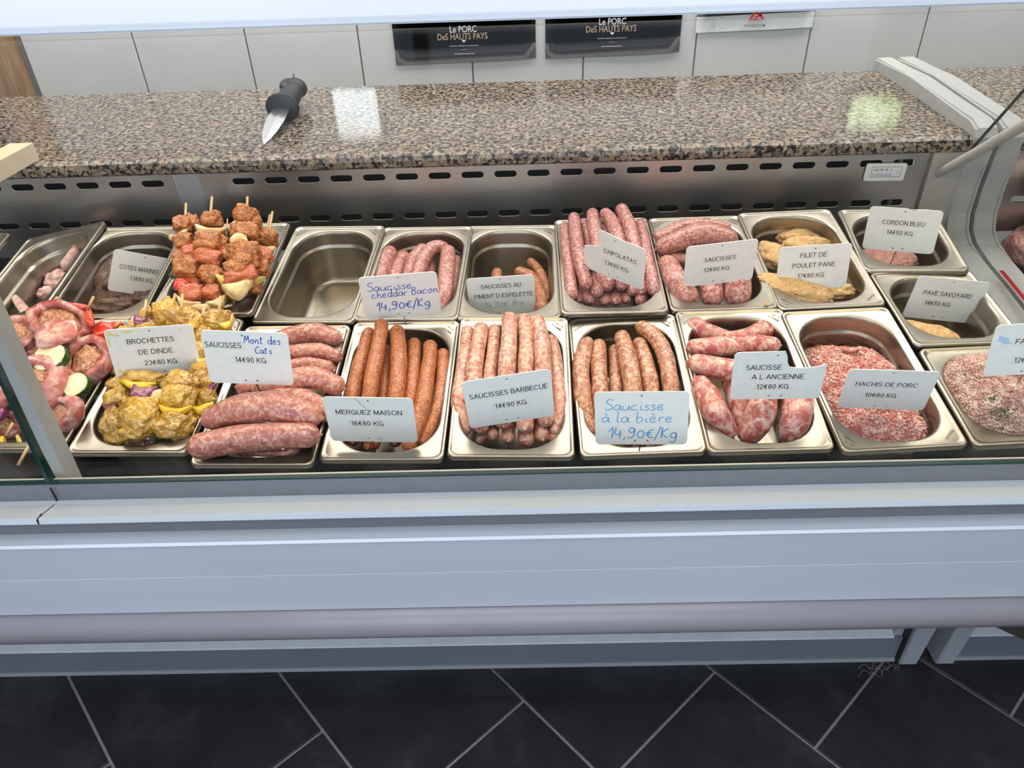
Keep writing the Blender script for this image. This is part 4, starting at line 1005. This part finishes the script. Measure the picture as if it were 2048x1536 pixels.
def slice_z(pan, px, py, h, a, b, ang, parent, thick=9):
    pos, t = DP(pan, px, py, h); A = px2m(t, a); B = px2m(t, b)*1.12; T = px2m(t, thick)
    M = PANS[pan].to_3x3().to_4x4() @ Matrix.Rotation(R(22), 4, 'X') @ Matrix.Rotation(R(-8), 4, 'Y') @ Matrix.Rotation(R(ang), 4, 'Z')
    W = parent.matrix_world.inverted() @ Matrix.Translation(pos) @ M
    for nm, mt, k, z0, z1 in (('courgette_rind', ZUC_SKIN, 1.0, -T, T*.75), ('courgette_flesh', ZUC, .955, T*.5, T)):
        bm = bmesh.new(); n = 36
        lo = [bm.verts.new((math.cos(2*math.pi*i/n)*A*k*(1 if z0 > 0 else 1), math.sin(2*math.pi*i/n)*B*k, z0)) for i in range(n)]
        hi = [bm.verts.new((math.cos(2*math.pi*i/n)*A*k, math.sin(2*math.pi*i/n)*B*k, z1)) for i in range(n)]
        for i in range(n): bm.faces.new((lo[i], lo[(i+1) % n], hi[(i+1) % n], hi[i]))
        bm.faces.new(lo[::-1]); bm.faces.new(hi)
        bmesh.ops.bevel(bm, geom=[e for e in bm.edges if all(abs(v.co.z-z1) < 1e-6 for v in e.verts)], offset=T*.18, segments=2, affect='EDGES')
        o = from_bm(nm, bm, mt, parent); o.matrix_local = W
def bskewer(label, sticks, rolls, slices, extra, kind=('R',)):
    base, _ = DP('bacon', rolls[0][0], rolls[0][1], rolls[0][2])
    e = empty('bacon_roll_skewer', base, label, 'skewer', g, mat=Matrix.Translation(base))
    bpy.context.view_layer.update()
    for s in sticks:
        a, t = DP('bacon', *s[0]); b, _ = DP('bacon', *s[1]); tube('stick', [a-base, b-base], .0021, WOOD, e, 8)
    for r in rolls: roll('bacon', *r[:6], e, *r[6:])
    for s in slices: slice_z('bacon', *s, e)
    for p in extra:
        nm, mt, bx, ro, fr, fi = KINDS[p[0]]
        blob('bacon', p[1], p[2], p[3], p[4], p[5], mt, e, p[6] if len(p) > 6 else 0, c=p[7] if len(p) > 7 else None, boxy=bx, rough=ro, fr=fr, fine=fi, name=nm)
    return e
bskewer('bacon-wrapped mince skewer nearest the glass corner post', [((115, 594, .05), (96, 622, .036))],
 [(30, 672, .020, 52, 34, 5, .76, 26), (74, 764, .020, 58, 50, -10, .56, 40), (52, 700, .004, 40, 20, 0, .4, 20)],
 [(102, 716, .038, 38, 27, 8), (24, 722, .010, 24, 14, 20)],
 [('R', 78, 625, .034, 28, 11, -6, 7), ('J', 70, 816, .016, 8, 8, 0), ('K', 30, 718, .020, 16, 12, 20)])
bskewer('bacon-wrapped mince skewer next to the yellow turkey tray', [((187, 594, .06), (174, 620, .040))],
 [(122, 648, .030, 48, 32, -10, .86, 36, (25, 10)), (178, 722, .018, 42, 46, -20, .70, 36), (128, 832, .006, 50, 32, 28, .70, 36, (-25, 20))],
 [(155, 772, .012, 27, 23, 10)],
 [('R', 150, 612, .044, 30, 6, -8, 5), ('R', 178, 635, .034, 9, 22, 25, 6), ('R', 206, 664, .012, 26, 20, -10, 14), ('R', 232, 650, .010, 16, 6, 0), ('K', 183, 797, -.010, 14, 12, 0), ('O', 106, 878, -.004, 5, 5)])
bskewer('bacon-wrapped mince skewer seen low through the left glass pane', [((36, 931, -.004), (62, 884, .008)), ((12, 872, .0), (26, 846, .01))],
 [(-30, 800, .012, 44, 30, 0, .6, 30), (10, 850, -.030, 44, 26, 0, .55, 24)], [], [('V', 2, 828, .004, 12, 14, 0), ('J', 1, 888, -.010, 9, 16, 0), ('Y', 42, 890, -.012, 5, 26, 35, 4)])
e = skewer('bacon', 'stick and tomato of a skewer behind the stained tag', g, [((240, 643, .024), (226, 660, .012))], [('R', 222, 668, .0, 10, 8, 0)], 'bacon_roll_skewer')
bm = blob_mesh(.030, .022, .010, .3, .12, 1.5, 77, 4)
p_, _ = DP('bacon', 113, 668, .056)
o = from_bm('folded_bacon', bm, BACON, None, True); o.matrix_world = Matrix.Translation(p_) @ Matrix.Rotation(R(28), 4, 'X') @ Matrix.Rotation(R(10), 4, 'Z'); tag(o, 'folded pale bacon slice lying on the mince roll', 'bacon')

# ================================================================ TAGS
STROKES = {
 'S': [[(.62, .92), (.35, 1.0), (.12, .85), (.2, .62), (.5, .48), (.6, .25), (.4, .02), (.05, .12)]],
 'a': [[(.55, .42), (.3, .5), (.08, .3), (.15, .05), (.4, .08), (.55, .42), (.55, .1), (.72, .03)]],
 'à': [[(.55, .42), (.3, .5), (.08, .3), (.15, .05), (.4, .08), (.55, .42), (.55, .1), (.72, .03)], [(.2, .85), (.42, .68)]],
 'u': [[(.08, .45), (.1, .1), (.3, .02), (.5, .2), (.55, .45), (.55, .08), (.72, .03)]],
 'c': [[(.5, .42), (.28, .5), (.08, .28), (.18, .03), (.55, .08)]],
 'i': [[(.12, .42), (.12, .08), (.3, .03)], [(.14, .68), (.17, .7)]],
 's': [[(.42, .44), (.2, .48), (.12, .36), (.38, .18), (.3, .02), (.05, .04)]],
 'e': [[(.08, .24), (.42, .3), (.38, .5), (.15, .45), (.08, .2), (.22, .02), (.55, .08)]],
 'è': [[(.08, .24), (.42, .3), (.38, .5), (.15, .45), (.08, .2), (.22, .02), (.55, .08)], [(.15, .85), (.38, .66)]],
 'h': [[(.1, 1.0), (.1, .02)], [(.1, .25), (.3, .48), (.48, .35), (.48, .05), (.62, .03)]],
 'd': [[(.5, .42), (.25, .48), (.06, .25), (.2, .02), (.48, .12), (.52, 1.0), (.52, .08), (.68, .03)]],
 'r': [[(.1, .46), (.1, .02)], [(.1, .3), (.25, .46), (.48, .44)]],
 'B': [[(.1, .95), (.1, .02), (.45, .05), (.55, .28), (.35, .5), (.12, .5), (.42, .6), (.48, .85), (.1, .97)]],
 'b': [[(.1, 1.0), (.1, .05), (.4, .02), (.52, .25), (.35, .48), (.1, .35)]],
 'o': [[(.3, .48), (.08, .28), (.2, .02), (.45, .1), (.48, .38), (.28, .48), (.6, .42)]],
 'n': [[(.08, .45), (.08, .02), (.12, .3), (.35, .48), (.48, .3), (.5, .03), (.62, .05)]],
 'l': [[(.12, 1.0), (.1, .1), (.28, .02)]],
 't': [[(.2, .85), (.18, .1), (.38, .03)], [(.02, .6), (.42, .62)]],
 'M': [[(.02, .05), (.15, .95), (.35, .4), (.58, .95), (.68, .05)]],
 'C': [[(.6, .85), (.35, .97), (.08, .55), (.2, .05), (.6, .12)]],
 'K': [[(.1, .95), (.1, .02)], [(.52, .9), (.12, .45), (.56, .02)]],
 'k': [[(.1, .95), (.1, .02)], [(.45, .5), (.12, .3), (.5, .02)]],
 'g': [[(.5, .42), (.25, .48), (.08, .25), (.25, .05), (.48, .15), (.5, .45), (.5, -.2), (.3, -.38), (.08, -.25)]],
 '1': [[(.02, .6), (.28, .95), (.28, .02)]],
 '4': [[(.1, .95), (.06, .4), (.5, .4)], [(.42, .7), (.42, .02)]],
 ',': [[(.15, .12), (.08, -.18)]],
 '9': [[(.5, .85), (.25, .95), (.08, .7), (.25, .5), (.48, .65), (.5, .9), (.48, .3), (.25, .02), (.06, .12)]],
 '0': [[(.3, .72), (.08, .45), (.2, .06), (.48, .1), (.54, .5), (.3, .72)]],
 '€': [[(.6, .72), (.35, .75), (.15, .4), (.3, .08), (.6, .12)], [(.0, .5), (.42, .52)], [(.0, .32), (.4, .34)]],
 '/': [[(.05, -.2), (.4, 1.05)]],
}
def handwrite(s, x0, x1, z, ht, mat, parent, lw=.0011, slope=.0):
    adv = 0; segs = []; rd = random.Random(len(s))
    for c in s:
        if c == ' ': adv += .45; continue
        for st in STROKES[c]:
            segs.append([Vector((adv+x+.1*y, y+rd.uniform(-.02, .02), 0)) for x, y in st])
        adv += {'i': .32, 'l': .34, ',': .3, 'M': .8, '1': .42, '/': .42, 's': .48, 'r': .5}.get(c, .66)
    k = (x1-x0)/adv; bm = bmesh.new()
    for sg in segs:
        P = catmull(sg, 5) if len(sg) > 2 else sg
        P = [Vector((x0+p.x*k, -.00075, z+(p.y-.3)*ht+slope*p.x*k)) for p in P]
        L = []; Rr = []
        for i, p in enumerate(P):
            t = (P[min(i+1, len(P)-1)]-P[max(i-1, 0)]); t = t.normalized() if t.length > 1e-9 else Vector((1, 0, 0))
            s_ = Vector((-t.z, 0, t.x))*lw*.5
            L.append(bm.verts.new(p+s_)); Rr.append(bm.verts.new(p-s_))
        for i in range(len(P)-1): bm.faces.new((L[i], L[i+1], Rr[i+1], Rr[i]))
    return from_bm('handwriting', bm, mat, parent)

TW, TH = .105, .074
def arc_(cx, cy, rx, ry, a0, a1, n=14): return [(cx+rx*math.cos(R(a0+(a1-a0)*k/n)), cy+ry*math.sin(R(a0+(a1-a0)*k/n))) for k in range(n+1)]
CAPS = {
 'A': (.84, [[(0, 0), (.42, 1)], [(.42, 1), (.84, 0)], [(.14, .33), (.70, .33)]]),
 'B': (.74, [[(.05, 0), (.05, 1)], [(.05, .97), (.42, .97)], arc_(.42, .745, .25, .225, 90, -90), [(.05, .52), (.44, .52)], arc_(.43, .275, .29, .245, 90, -90), [(.05, .03), (.43, .03)]]),
 'C': (.88, [arc_(.46, .5, .42, .48, 38, 322, 22)]),
 'D': (.82, [[(.05, 0), (.05, 1)], [(.05, .97), (.36, .97)], arc_(.36, .5, .42, .47, 90, -90, 18), [(.05, .03), (.36, .03)]]),
 'E': (.68, [[(.05, 0), (.05, 1)], [(.05, .97), (.66, .97)], [(.05, .52), (.60, .52)], [(.05, .03), (.68, .03)]]),
 'F': (.64, [[(.05, 0), (.05, 1)], [(.05, .97), (.64, .97)], [(.05, .52), (.56, .52)]]),
 'G': (.92, [arc_(.46, .5, .42, .48, 38, 325, 22), [(.86, 0), (.86, .48)], [(.52, .46), (.86, .46)]]),
 'H': (.78, [[(.05, 0), (.05, 1)], [(.73, 0), (.73, 1)], [(.05, .52), (.73, .52)]]),
 'I': (.10, [[(.05, 0), (.05, 1)]]),
 'K': (.76, [[(.05, 0), (.05, 1)], [(.70, 1), (.05, .36)], [(.30, .60), (.76, 0)]]),
 'L': (.62, [[(.05, 0), (.05, 1)], [(.05, .03), (.62, .03)]]),
 'M': (.94, [[(.05, 0), (.05, 1)], [(.89, 0), (.89, 1)], [(.05, 1), (.47, .05)], [(.47, .05), (.89, 1)]]),
 'N': (.80, [[(.05, 0), (.05, 1)], [(.75, 0), (.75, 1)], [(.05, 1), (.75, 0)]]),
 'O': (.92, [arc_(.46, .5, .42, .48, 0, 360, 26)]),
 'P': (.72, [[(.05, 0), (.05, 1)], [(.05, .97), (.42, .97)], arc_(.42, .72, .26, .25, 90, -90), [(.05, .47), (.42, .47)]]),
 'R': (.78, [[(.05, 0), (.05, 1)], [(.05, .97), (.44, .97)], arc_(.44, .73, .27, .24, 90, -90), [(.05, .49), (.44, .49)], [(.46, .49), (.74, 0)]]),
 'S': (.78, [arc_(.39, .74, .30, .235, 20, 235, 14)+[(.40, .51)]+arc_(.39, .265, .34, .245, 62, -160, 14)]),
 'T': (.74, [[(.37, 0), (.37, 1)], [(0, .97), (.74, .97)]]),
 'U': (.78, [[(.05, 1), (.05, .36)], arc_(.39, .36, .34, .34, 180, 360, 16), [(.73, .36), (.73, 1)]]),
 'V': (.78, [[(0, 1), (.39, 0)], [(.39, 0), (.78, 1)]]),
 'Y': (.78, [[(0, 1), (.39, .45)], [(.39, .45), (.78, 1)], [(.39, .45), (.39, 0)]]),
 'Z': (.74, [[(.03, .97), (.72, .97)], [(.72, .97), (.02, .03)], [(.0, .03), (.74, .03)]]),
 '1': (.40, [[(.30, 0), (.30, 1)], [(.30, .97), (.05, .78)]]),
 '2': (.64, [arc_(.32, .70, .27, .27, 170, -35, 14)+[(.05, .05)], [(.04, .03), (.62, .03)]]),
 '3': (.64, [arc_(.32, .745, .25, .225, 160, -80, 14), arc_(.32, .275, .28, .245, 80, -160, 14)]),
 '4': (.66, [[(.46, 0), (.46, 1)], [(.46, 1), (.03, .30)], [(.03, .28), (.66, .28)]]),
 '5': (.64, [[(.12, .97), (.58, .97)], [(.12, .97), (.08, .50)], arc_(.31, .32, .28, .29, 140, -160, 16)]),
 '6': (.64, [arc_(.33, .31, .27, .28, 0, 360, 18), [(.06, .33), (.07, .60), (.16, .85), (.34, .97), (.52, .90), (.58, .78)]]),
 '7': (.62, [[(.03, .97), (.60, .97)], [(.60, .97), (.36, .50), (.26, 0)]]),
 '8': (.64, [arc_(.32, .745, .235, .225, 0, 360, 18), arc_(.32, .265, .275, .24, 0, 360, 18)]),
 '9': (.64, [arc_(.31, .69, .27, .28, 0, 360, 18), [(.58, .67), (.57, .40), (.48, .15), (.30, .03), (.12, .10), (.06, .22)]]),
 '0': (.64, [arc_(.32, .5, .27, .47, 0, 360, 22)]),
 '\u20ac': (.66, [arc_(.40, .5, .27, .47, 50, 310, 20), [(0, .60), (.52, .60)], [(0, .42), (.50, .42)]]),
}
def print_caps(s, cx, cz, wd, ht, mat, parent, y, lw=.00095):
    adv = 0; segs = []
    for c in s:
        if c == ' ': adv += .42; continue
        w_, st = CAPS[c]
        segs += [[(adv+x, y_) for x, y_ in q] for q in st]; adv += w_+.20
    adv -= .20; kx = (wd-lw)/adv; kz = ht-lw*.5; bm = bmesh.new()
    for q in segs:
        P = [Vector((cx-(wd-lw)/2+x*kx, y, cz+(z_-.5)*kz)) for x, z_ in q]
        if len(P) == 2:
            d = (P[1]-P[0]).normalized()*lw*.35; P = [P[0]-d, P[1]+d]
        L = []; Q = []
        for i, p in enumerate(P):
            t = (P[min(i+1, len(P)-1)]-P[max(i-1, 0)]).normalized(); n_ = Vector((-t.z, 0, t.x))*lw*.5
            L.append(bm.verts.new(p+n_)); Q.append(bm.verts.new(p-n_))
        for i in range(len(P)-1): bm.faces.new((L[i], L[i+1], Q[i+1], Q[i]))
    return from_bm('lettering', bm, mat, parent)
def tag_outline(kind):
    w2, h2, r = TW/2, TH/2, .006
    def arc(cx, cz, a0, a1, rr=r, n=5): return [(cx+rr*math.cos(R(a0+(a1-a0)*k/n)), cz+rr*math.sin(R(a0+(a1-a0)*k/n))) for k in range(n+1)]
    br_ = arc(w2-r, -h2+r, -90, 0); tr = arc(w2-r, h2-r, 0, 90); tl = arc(-w2+r, h2-r, 90, 180); bl = arc(-w2+r, -h2+r, 180, 270)
    if kind == 'chipo': return bl[:0]+br_+tr+[(.01, .0372), (-.012, .0405), (-.027, .0415), (-.029, .036), (-.026, .022), (-.0225, .0145), (-.03, .011), (-.045, .006), (-.0525, .0035)]+bl
    if kind == 'ancienne': return br_+[(w2, .010), (w2+.001, .0175), (.045, .0140), (.034, .0118), (.022, .0118), (.0115, .0135), (.0085, .020), (.007, .030), (.004, .0375)]+tl+bl
    if kind == 'cordon': return br_+tr+[(.020, .0370), (.0165, .0345), (.011, .0325), (.006, .0335), (.002, .0372)]+tl+bl
    return br_+tr+tl+bl
TG = {
'marine': ((-.6405, 1.1555, .8530, 41.5, -10.0, 29.7), [('COTES MARINEES', .47, .38, .70), ('13€80 KG', .5, .62, .37)], 'COTES MARINEES'),
'dinde': ((-.4823, .8351, .9070, 14.2, .7, 5.5), [('BROCHETTES', .49, .26, .54), ('DE DINDE', .52, .49, .40), ('23€80 KG', .55, .72, .385)], 'BROCHETTES DE DINDE, stained yellow'),
'mont': ((-.3418, .7873, .9248, -.5, -4.9, 3.8), [('SAUCISSES', .235, .26, .43), ('14€90 KG', .53, .53, .37)], 'SAUCISSES with blue handwriting beside it'),
'merguez': ((-.1841, .7136, .8815, -1.8, 6.4, 1.8), [('MERGUEZ MAISON', .49, .32, .75), ('16€80 KG', .45, .57, .37)], 'MERGUEZ MAISON, cracked at the top'),
'barbecue': ((-.0197, .7342, .8921, 6.6, 3.4, -4.4), [('SAUCISSES BARBECUE', .5, .33, .90), ('14€90 KG', .51, .6, .37)], 'SAUCISSES BARBECUE'),
'biere': ((.1315, .6877, .8953, -6.0, -2.4, -3.2), [], 'Saucisse a la biere, handwritten in light blue'),
'cheddar': ((-.1688, .9276, .9280, 5.6, 10.2, -.5), [], 'Saucisse cheddar Bacon, handwritten in dark blue'),
'espelette': ((-.0340, 1.0586, .8483, 1.4, 4.4, -2.0), [('SAUCISSES AU', .5, .22, .60), ('PIMENT D ESPELETTE', .53, .46, .88)], 'SAUCISSES AU PIMENT D ESPELETTE'),
'chipo': ((.1372, 1.0432, .9174, -37.7, 8.3, 5.1), [('CHIPOLATAS', .60, .38, .54), ('13€80 KG', .55, .66, .40)], 'CHIPOLATAS, with a corner broken off'),
'sauc': ((.2936, 1.0311, .9108, 4.0, 9.1, -3.8), [('SAUCISSES', .49, .37, .45), ('12€80 KG', .46, .62, .37)], 'only SAUCISSES 12€80 KG'),
'poulet': ((.4452, 1.0592, .8854, -4.4, -.1, -4.5), [('FILET DE', .48, .21, .37), ('POULET PANE', .5, .44, .60), ('17€80 KG', .48, .68, .38)], 'FILET DE POULET PANE'),
'cordon': ((.6093, 1.1433, .9029, -20.6, 1.1, -2.6), [('CORDON BLEU', .5, .33, .59), ('14€50 KG', .48, .56, .37)], 'CORDON BLEU, nicked at the top'),
'pave': ((.6462, 1.0286, .8397, -6.8, 2.9, 4.6), [('PAVE SAVOYARD', .49, .36, .68), ('14€50 KG', .41, .60, .37)], 'PAVE SAVOYARD'),
'ancienne': ((.2996, .7437, .9104, -5.6, 5.8, -3.6), [('SAUCISSE', .33, .31, .39), ('A L ANCIENNE', .50, .51, .57), ('12€80 KG', .46, .72, .36)], 'SAUCISSE A L ANCIENNE, top right broken off'),
'hachis': ((.4560, .7807, .8573, -8.3, 12.8, -2.3), [('HACHIS DE PORC', .47, .35, .70), ('10€80 KG', .45, .63, .36)], 'HACHIS DE PORC'),
'farce': ((.6345, .8004, .9010, -3.9, -2.9, -4.0), [('FARCE', .41, .33, .30), ('12€80 KG', .49, .70, .37)], 'FARCE, cut by the right edge of the picture'),
}
PIN = {'marine': (-.004, .05), 'dinde': (.006, .030), 'mont': (.004, .04), 'merguez': (-.004, .030), 'barbecue': (.0, .03), 'biere': (0, .02), 'cheddar': (0, .05), 'espelette': (0, .04), 'chipo': (.004, .03), 'sauc': (0, .03),
       'poulet': (0, .03), 'cordon': (0, .032), 'pave': (-.003, .030), 'ancienne': (-.004, .026), 'hachis': (0, .03), 'farce': (0, .03)}
for k, (q, lines, txt) in TG.items():
    sc = .93 if k == 'marine' else 1.05 if k in ('dinde', 'mont', 'merguez', 'barbecue', 'biere', 'ancienne', 'cheddar') else 1.0
    if sc > 1: q = tuple(CO+(Vector(q[:3])-CO)*sc)+q[3:]
    M = pan_M(*q)
    M = M @ Matrix.Scale(sc, 4)
    e = empty('price_tag', (0, 0, 0), 'white plastic price tag reading %s' % txt, 'price tag', 'white plastic price tags', mat=M)
    circ = lambda cx, cz, r=.0017: [(cx+r*math.cos(2*math.pi*i/12), cz+r*math.sin(2*math.pi*i/12)) for i in range(12)]
    hx = {'chipo': .0, 'ancienne': -.0035, 'cordon': -.001, 'mont': -.003}.get(k, .0)
    pl = curve_shape('plate', [tag_outline(k), circ(hx, .0315), circ(-.007, -.0322), (circ(.0075, -.0322))], .0006, TAGM, e, bevel=.0003)
    bm = bmesh.new()
    for cx, cz in ((hx, .0315), (-.007, -.0322), (.0075, -.0322)):
        c1 = [bm.verts.new((x, .0003, z)) for x, z in circ(cx, cz, .0021)]; bm.faces.new(c1)
    from_bm('hole_dark_disc', bm, STAMP, e)  # dark discs put in for the shade inside the holes
    for s, cu, cv, wf in lines:
        cx, cz = (cu-.5)*TW, (.5-cv)*TH
        wd = wf*TW
        bm = bmesh.new(); lp = rrect(wd+.007, .0125, .001, 2, cx, cz); bm.faces.new([bm.verts.new((x, -.00072, z)) for x, z in lp])
        from_bm('label_strip', bm, TAPE, e)
        print_caps(s, cx, cz, wd, .0074, INK, e, -.00085)
    if k == 'mont':
        handwrite('Mont des', -.0015, .043, .0245, .011, INK_B, e); handwrite('Cats', .010, .031, .0105, .010, INK_B, e)
    if k == 'cheddar':
        handwrite('Saucisse', -.044, .018, .0165, .0145, INK_B, e); handwrite('cheddar Bacon', -.040, .052, .0035, .0135, INK_B, e, slope=.03); handwrite('14,90€/Kg', -.036, .040, -.0190, .0150, INK_B, e, .0014, .04)
    if k == 'biere':
        handwrite('Saucisse', -.042, .026, .0165, .0150, INK_LB, e); handwrite('à la bière', -.046, .036, -.0005, .0150, INK_LB, e); handwrite('14,90€/Kg', -.038, .042, -.0230, .0160, INK_LB, e, .0014)
    if k == 'espelette': handwrite('14,90€ /kg', -.029, .034, -.017, .012, INK_T, e, .0008, .06)
    if k == 'merguez':
        bm = bmesh.new(); P = [(.010-.026, .037), (-.011, .031), (-.009, .026), (-.0045, .020), (-.003, .0185)]
        for (xa, za), (xb, zb) in zip(P, P[1:]): bm.faces.new([bm.verts.new(v) for v in ((xa, -.0008, za), (xb, -.0008, zb), (xb+.0007, -.0008, zb), (xa+.0009, -.0008, za))])
        from_bm('crack', bm, OAK, e)
    if k in ('dinde', 'farce', 'poulet'):
        mt = {'dinde': plain('yellow_stain', (.78, .68, .30), .4), 'farce': plain('blue_smudge', (.45, .62, .76), .4), 'poulet': plain('faint_smudge', (.70, .74, .76), .4)}[k]
        bm = bmesh.new(); rd = random.Random(4)
        spots = {'dinde': [(-.047, .031, .004, .003), (-.040, .0285, .004, .0025), (-.026, .0325, .007, .0018), (-.046, -.026, .003, .004), (-.040, -.034, .010, .0012), (.039, -.022, .0022, .0018), (.036, .031, .002, .002), (-.0495, .020, .0012, .008)], 'farce': [(-.040, .016, .008, .0035), (-.035, .011, .006, .002), (-.044, .020, .003, .002)], 'poulet': [(-.036, .032, .011, .0015)]}[k]
        for cx, cz, a, b in spots:
            bm.faces.new([bm.verts.new((cx+a*math.cos(t)*rd.uniform(.75, 1.2), -.00074, cz+b*math.sin(t)*rd.uniform(.75, 1.2))) for t in [2*math.pi*i/14 for i in range(14)]])
        from_bm('stain', bm, mt, e)
    px_, pl_ = PIN[k]
    # pin hangs plumb from the clip behind the plate
    Mi = M.to_3x3().inverted(); dn = (Mi @ Vector((0, .25, -1))).normalized()
    tube('pin', [Vector((px_, .0016, -.030)), Vector((px_, .0016, -.034)), Vector((px_, .0016, -.034))+dn*pl_], .0008, STEEL, e, 6)
    box('clip', px_-.006, px_+.006, .0005, .0024, -.034, -.029, STEEL, e)

# ================================================================ SMALL THINGS
def knife():
    tip, gu, en = at_z(527, 290, .9865), at_z(564, 217, 1.013), at_z(592, 178, 1.018)
    d = (gu-tip); L = d.length; X = d.normalized()
    en = gu+(en-gu); Zv = Vector((0, 0, 1)); Y = Zv.cross(X).normalized(); Zv = X.cross(Y)
    M = Matrix(((X.x, Y.x, Zv.x, tip.x), (X.y, Y.y, Zv.y, tip.y), (X.z, Y.z, Zv.z, tip.z), (0, 0, 0, 1)))
    e = empty('boning_knife', (0, 0, 0), 'short pointed knife with black moulded handle and round guard on the granite', 'knife', mat=M)
    w_ = .0205
    prof = [(0, 0), (.16, .42), (.38, .78), (.65, .98), (1.0, .92)]
    bm = bmesh.new(); top = []; 
    ed = [(u*L, w_*v, -w_*v*.82) for u, v in prof]
    c = [bm.verts.new((x, (a+b)/2, .0014 if i else 0)) for i, (x, a, b) in enumerate(ed)]
    c2 = [bm.verts.new((x, (a+b)/2, -.0014 if i else -.0002)) for i, (x, a, b) in enumerate(ed)]
    A = [bm.verts.new((x, a, 0)) for x, a, b in ed]; B = [bm.verts.new((x, b, 0)) for x, a, b in ed]
    for i in range(len(ed)-1):
        bm.faces.new((A[i], A[i+1], c[i+1], c[i])); bm.faces.new((c[i], c[i+1], B[i+1], B[i]))
        bm.faces.new((A[i+1], A[i], c2[i], c2[i+1])); bm.faces.new((c2[i+1], c2[i], B[i], B[i+1]))
    bmesh.ops.remove_doubles(bm, verts=bm.verts, dist=.00005)
    from_bm('blade', bm, BLADE, e)
    Li = M.inverted(); H = Li @ en; D = H-Vector((L, 0, 0))
    bm = bmesh.new(); pts = []; rad = []
    for u, r in ((0, .012), (.01, .031), (.04, .0335), (.075, .031), (.09, .020), (.2, .0175), (.38, .022), (.55, .023), (.72, .0195), (.86, .018), (.93, .0225), (.98, .0245), (1.03, .019), (1.06, .008)):
        pts.append(Vector((L, 0, 0))+D*u); rad.append(r)
    sweep(bm, pts, rad, 24)
    cen = Vector((L, 0, 0))
    for v in bm.verts: v.co.z = cen.z+(v.co.z-cen.z)*.86
    from_bm('handle', bm, RUBBER, e, True)
    bm = blob_mesh(.020, .016, .009, .2, .05, 1, 3, 3); bmesh.ops.translate(bm, verts=bm.verts, vec=Vector((L, 0, 0))+D*.99+Vector((.0, .016, .010)))
    from_bm('pommel_hook', bm, RUBBER, e, True)
    tube('tang_pin', [Vector((L, 0, 0))+D*1.0+Vector((0, 0, .012)), Vector((L, 0, 0))+D*1.08+Vector((0, 0, .030))], .0012, RUBBER, e, 6)
knife()
def thermometer():
    e = empty('thermometer', (.654, 1.3405, .9235), 'small white plastic strip thermometer clipped on the steel back panel', 'thermometer', mat=Matrix.Translation((.654, 1.3405, .9235)) @ Matrix.Rotation(R(1), 4, 'Y'))
    curve_shape('case', [rrect(.071, .031, .003, 4)], .003, TAGM, e, bevel=.0006)
    curve_shape('scale_window', [rrect(.054, .019, .0005, 1, .001, .001), rrect(.0525, .0175, .0005, 1, .001, .001)], .0002, STAMP, e).location = (0, -.0023, 0)
    bm = bmesh.new()
    for i in range(22):
        x = -.022+i*.0016; t = .007 if i % 5 == 0 else .0035
        add_box(bm, x-.0002, x+.0002, -.0024, -.0022, -.0065, -.0065+t)
    from_bm('scale_marks', bm, INK_B, e)
    for s, x in (('10', -.018), ('10', -.0085), ('-0-', .001), ('L', .010)): put_text(s, x, .0052, .006 if s != 'L' else .003, .0042, INK, e, y=-.0024)
    put_text('C', .022, .001, .003, .005, RED, e, y=-.0024)
thermometer()
# neighbouring module seen past the frames
def neighbour():
    e = empty('price_rail_card', (0, 0, 0), 'clear price holder with a red strip beyond the right end frame', 'price holder')
    a = onx = None
    P = [Vector((.826, 1.190, .797)), Vector((.822, 1.05, .785))]
    def strip(name, w0, w1, dz, mat):
        bm = bmesh.new(); vs = []
        for p in P:
            vs += [bm.verts.new(p+Vector((w0, 0, dz))), bm.verts.new(p+Vector((w1, 0, dz+.0)))]
        bm.faces.new((vs[0], vs[1], vs[3], vs[2])); bmesh.ops.solidify(bm, geom=bm.faces[:], thickness=.001)
        from_bm(name, bm, mat, e)
    strip('red_strip', -.004, .004, .003, RED); strip('clear_sleeve', -.006, .024, .0, GLASS)
    bm = blob_mesh(.04, .04, .035, .1, .08, 1.5, 9, 4)
    p = Vector((.955, 1.30, .885)); o = from_bm('ham_joint', bm, CHICKEN, None, True); o.location = p; tag(o, 'pale pink ham joint beyond the right end frame, cut by the picture edge', 'ham')
    bm = blob_mesh(.07, .05, .04, .1, .12, 1.8, 10, 4)
    o = from_bm('ham_joint', bm, SAUS_ANC, None, True); o.location = (.965, 1.30, .79); tag(o, 'darker meat piece under the pale ham at the far right', 'ham')
neighbour()

# dust by the foot of the end frame
bm = bmesh.new(); rd = random.Random(8)
for i in range(16):
    x, y = rd.uniform(.70, .765), rd.uniform(.925, .965); a = rd.uniform(0, 6.28); l = rd.uniform(.01, .03)
    pts = catmull([(x, y, .001), (x+l*.5*math.cos(a), y+l*.5*math.sin(a), .004), (x+l*math.cos(a+.8), y+l*math.sin(a+.8), .001)], 3)
    sweep(bm, pts, [.0005]*len(pts), 4)
o = from_bm('dust_fluff', bm, GROUT_F, None, True); o['kind'] = 'stuff'; tag(o, 'grey dust fluff on the floor beside the counter foot', 'dust')
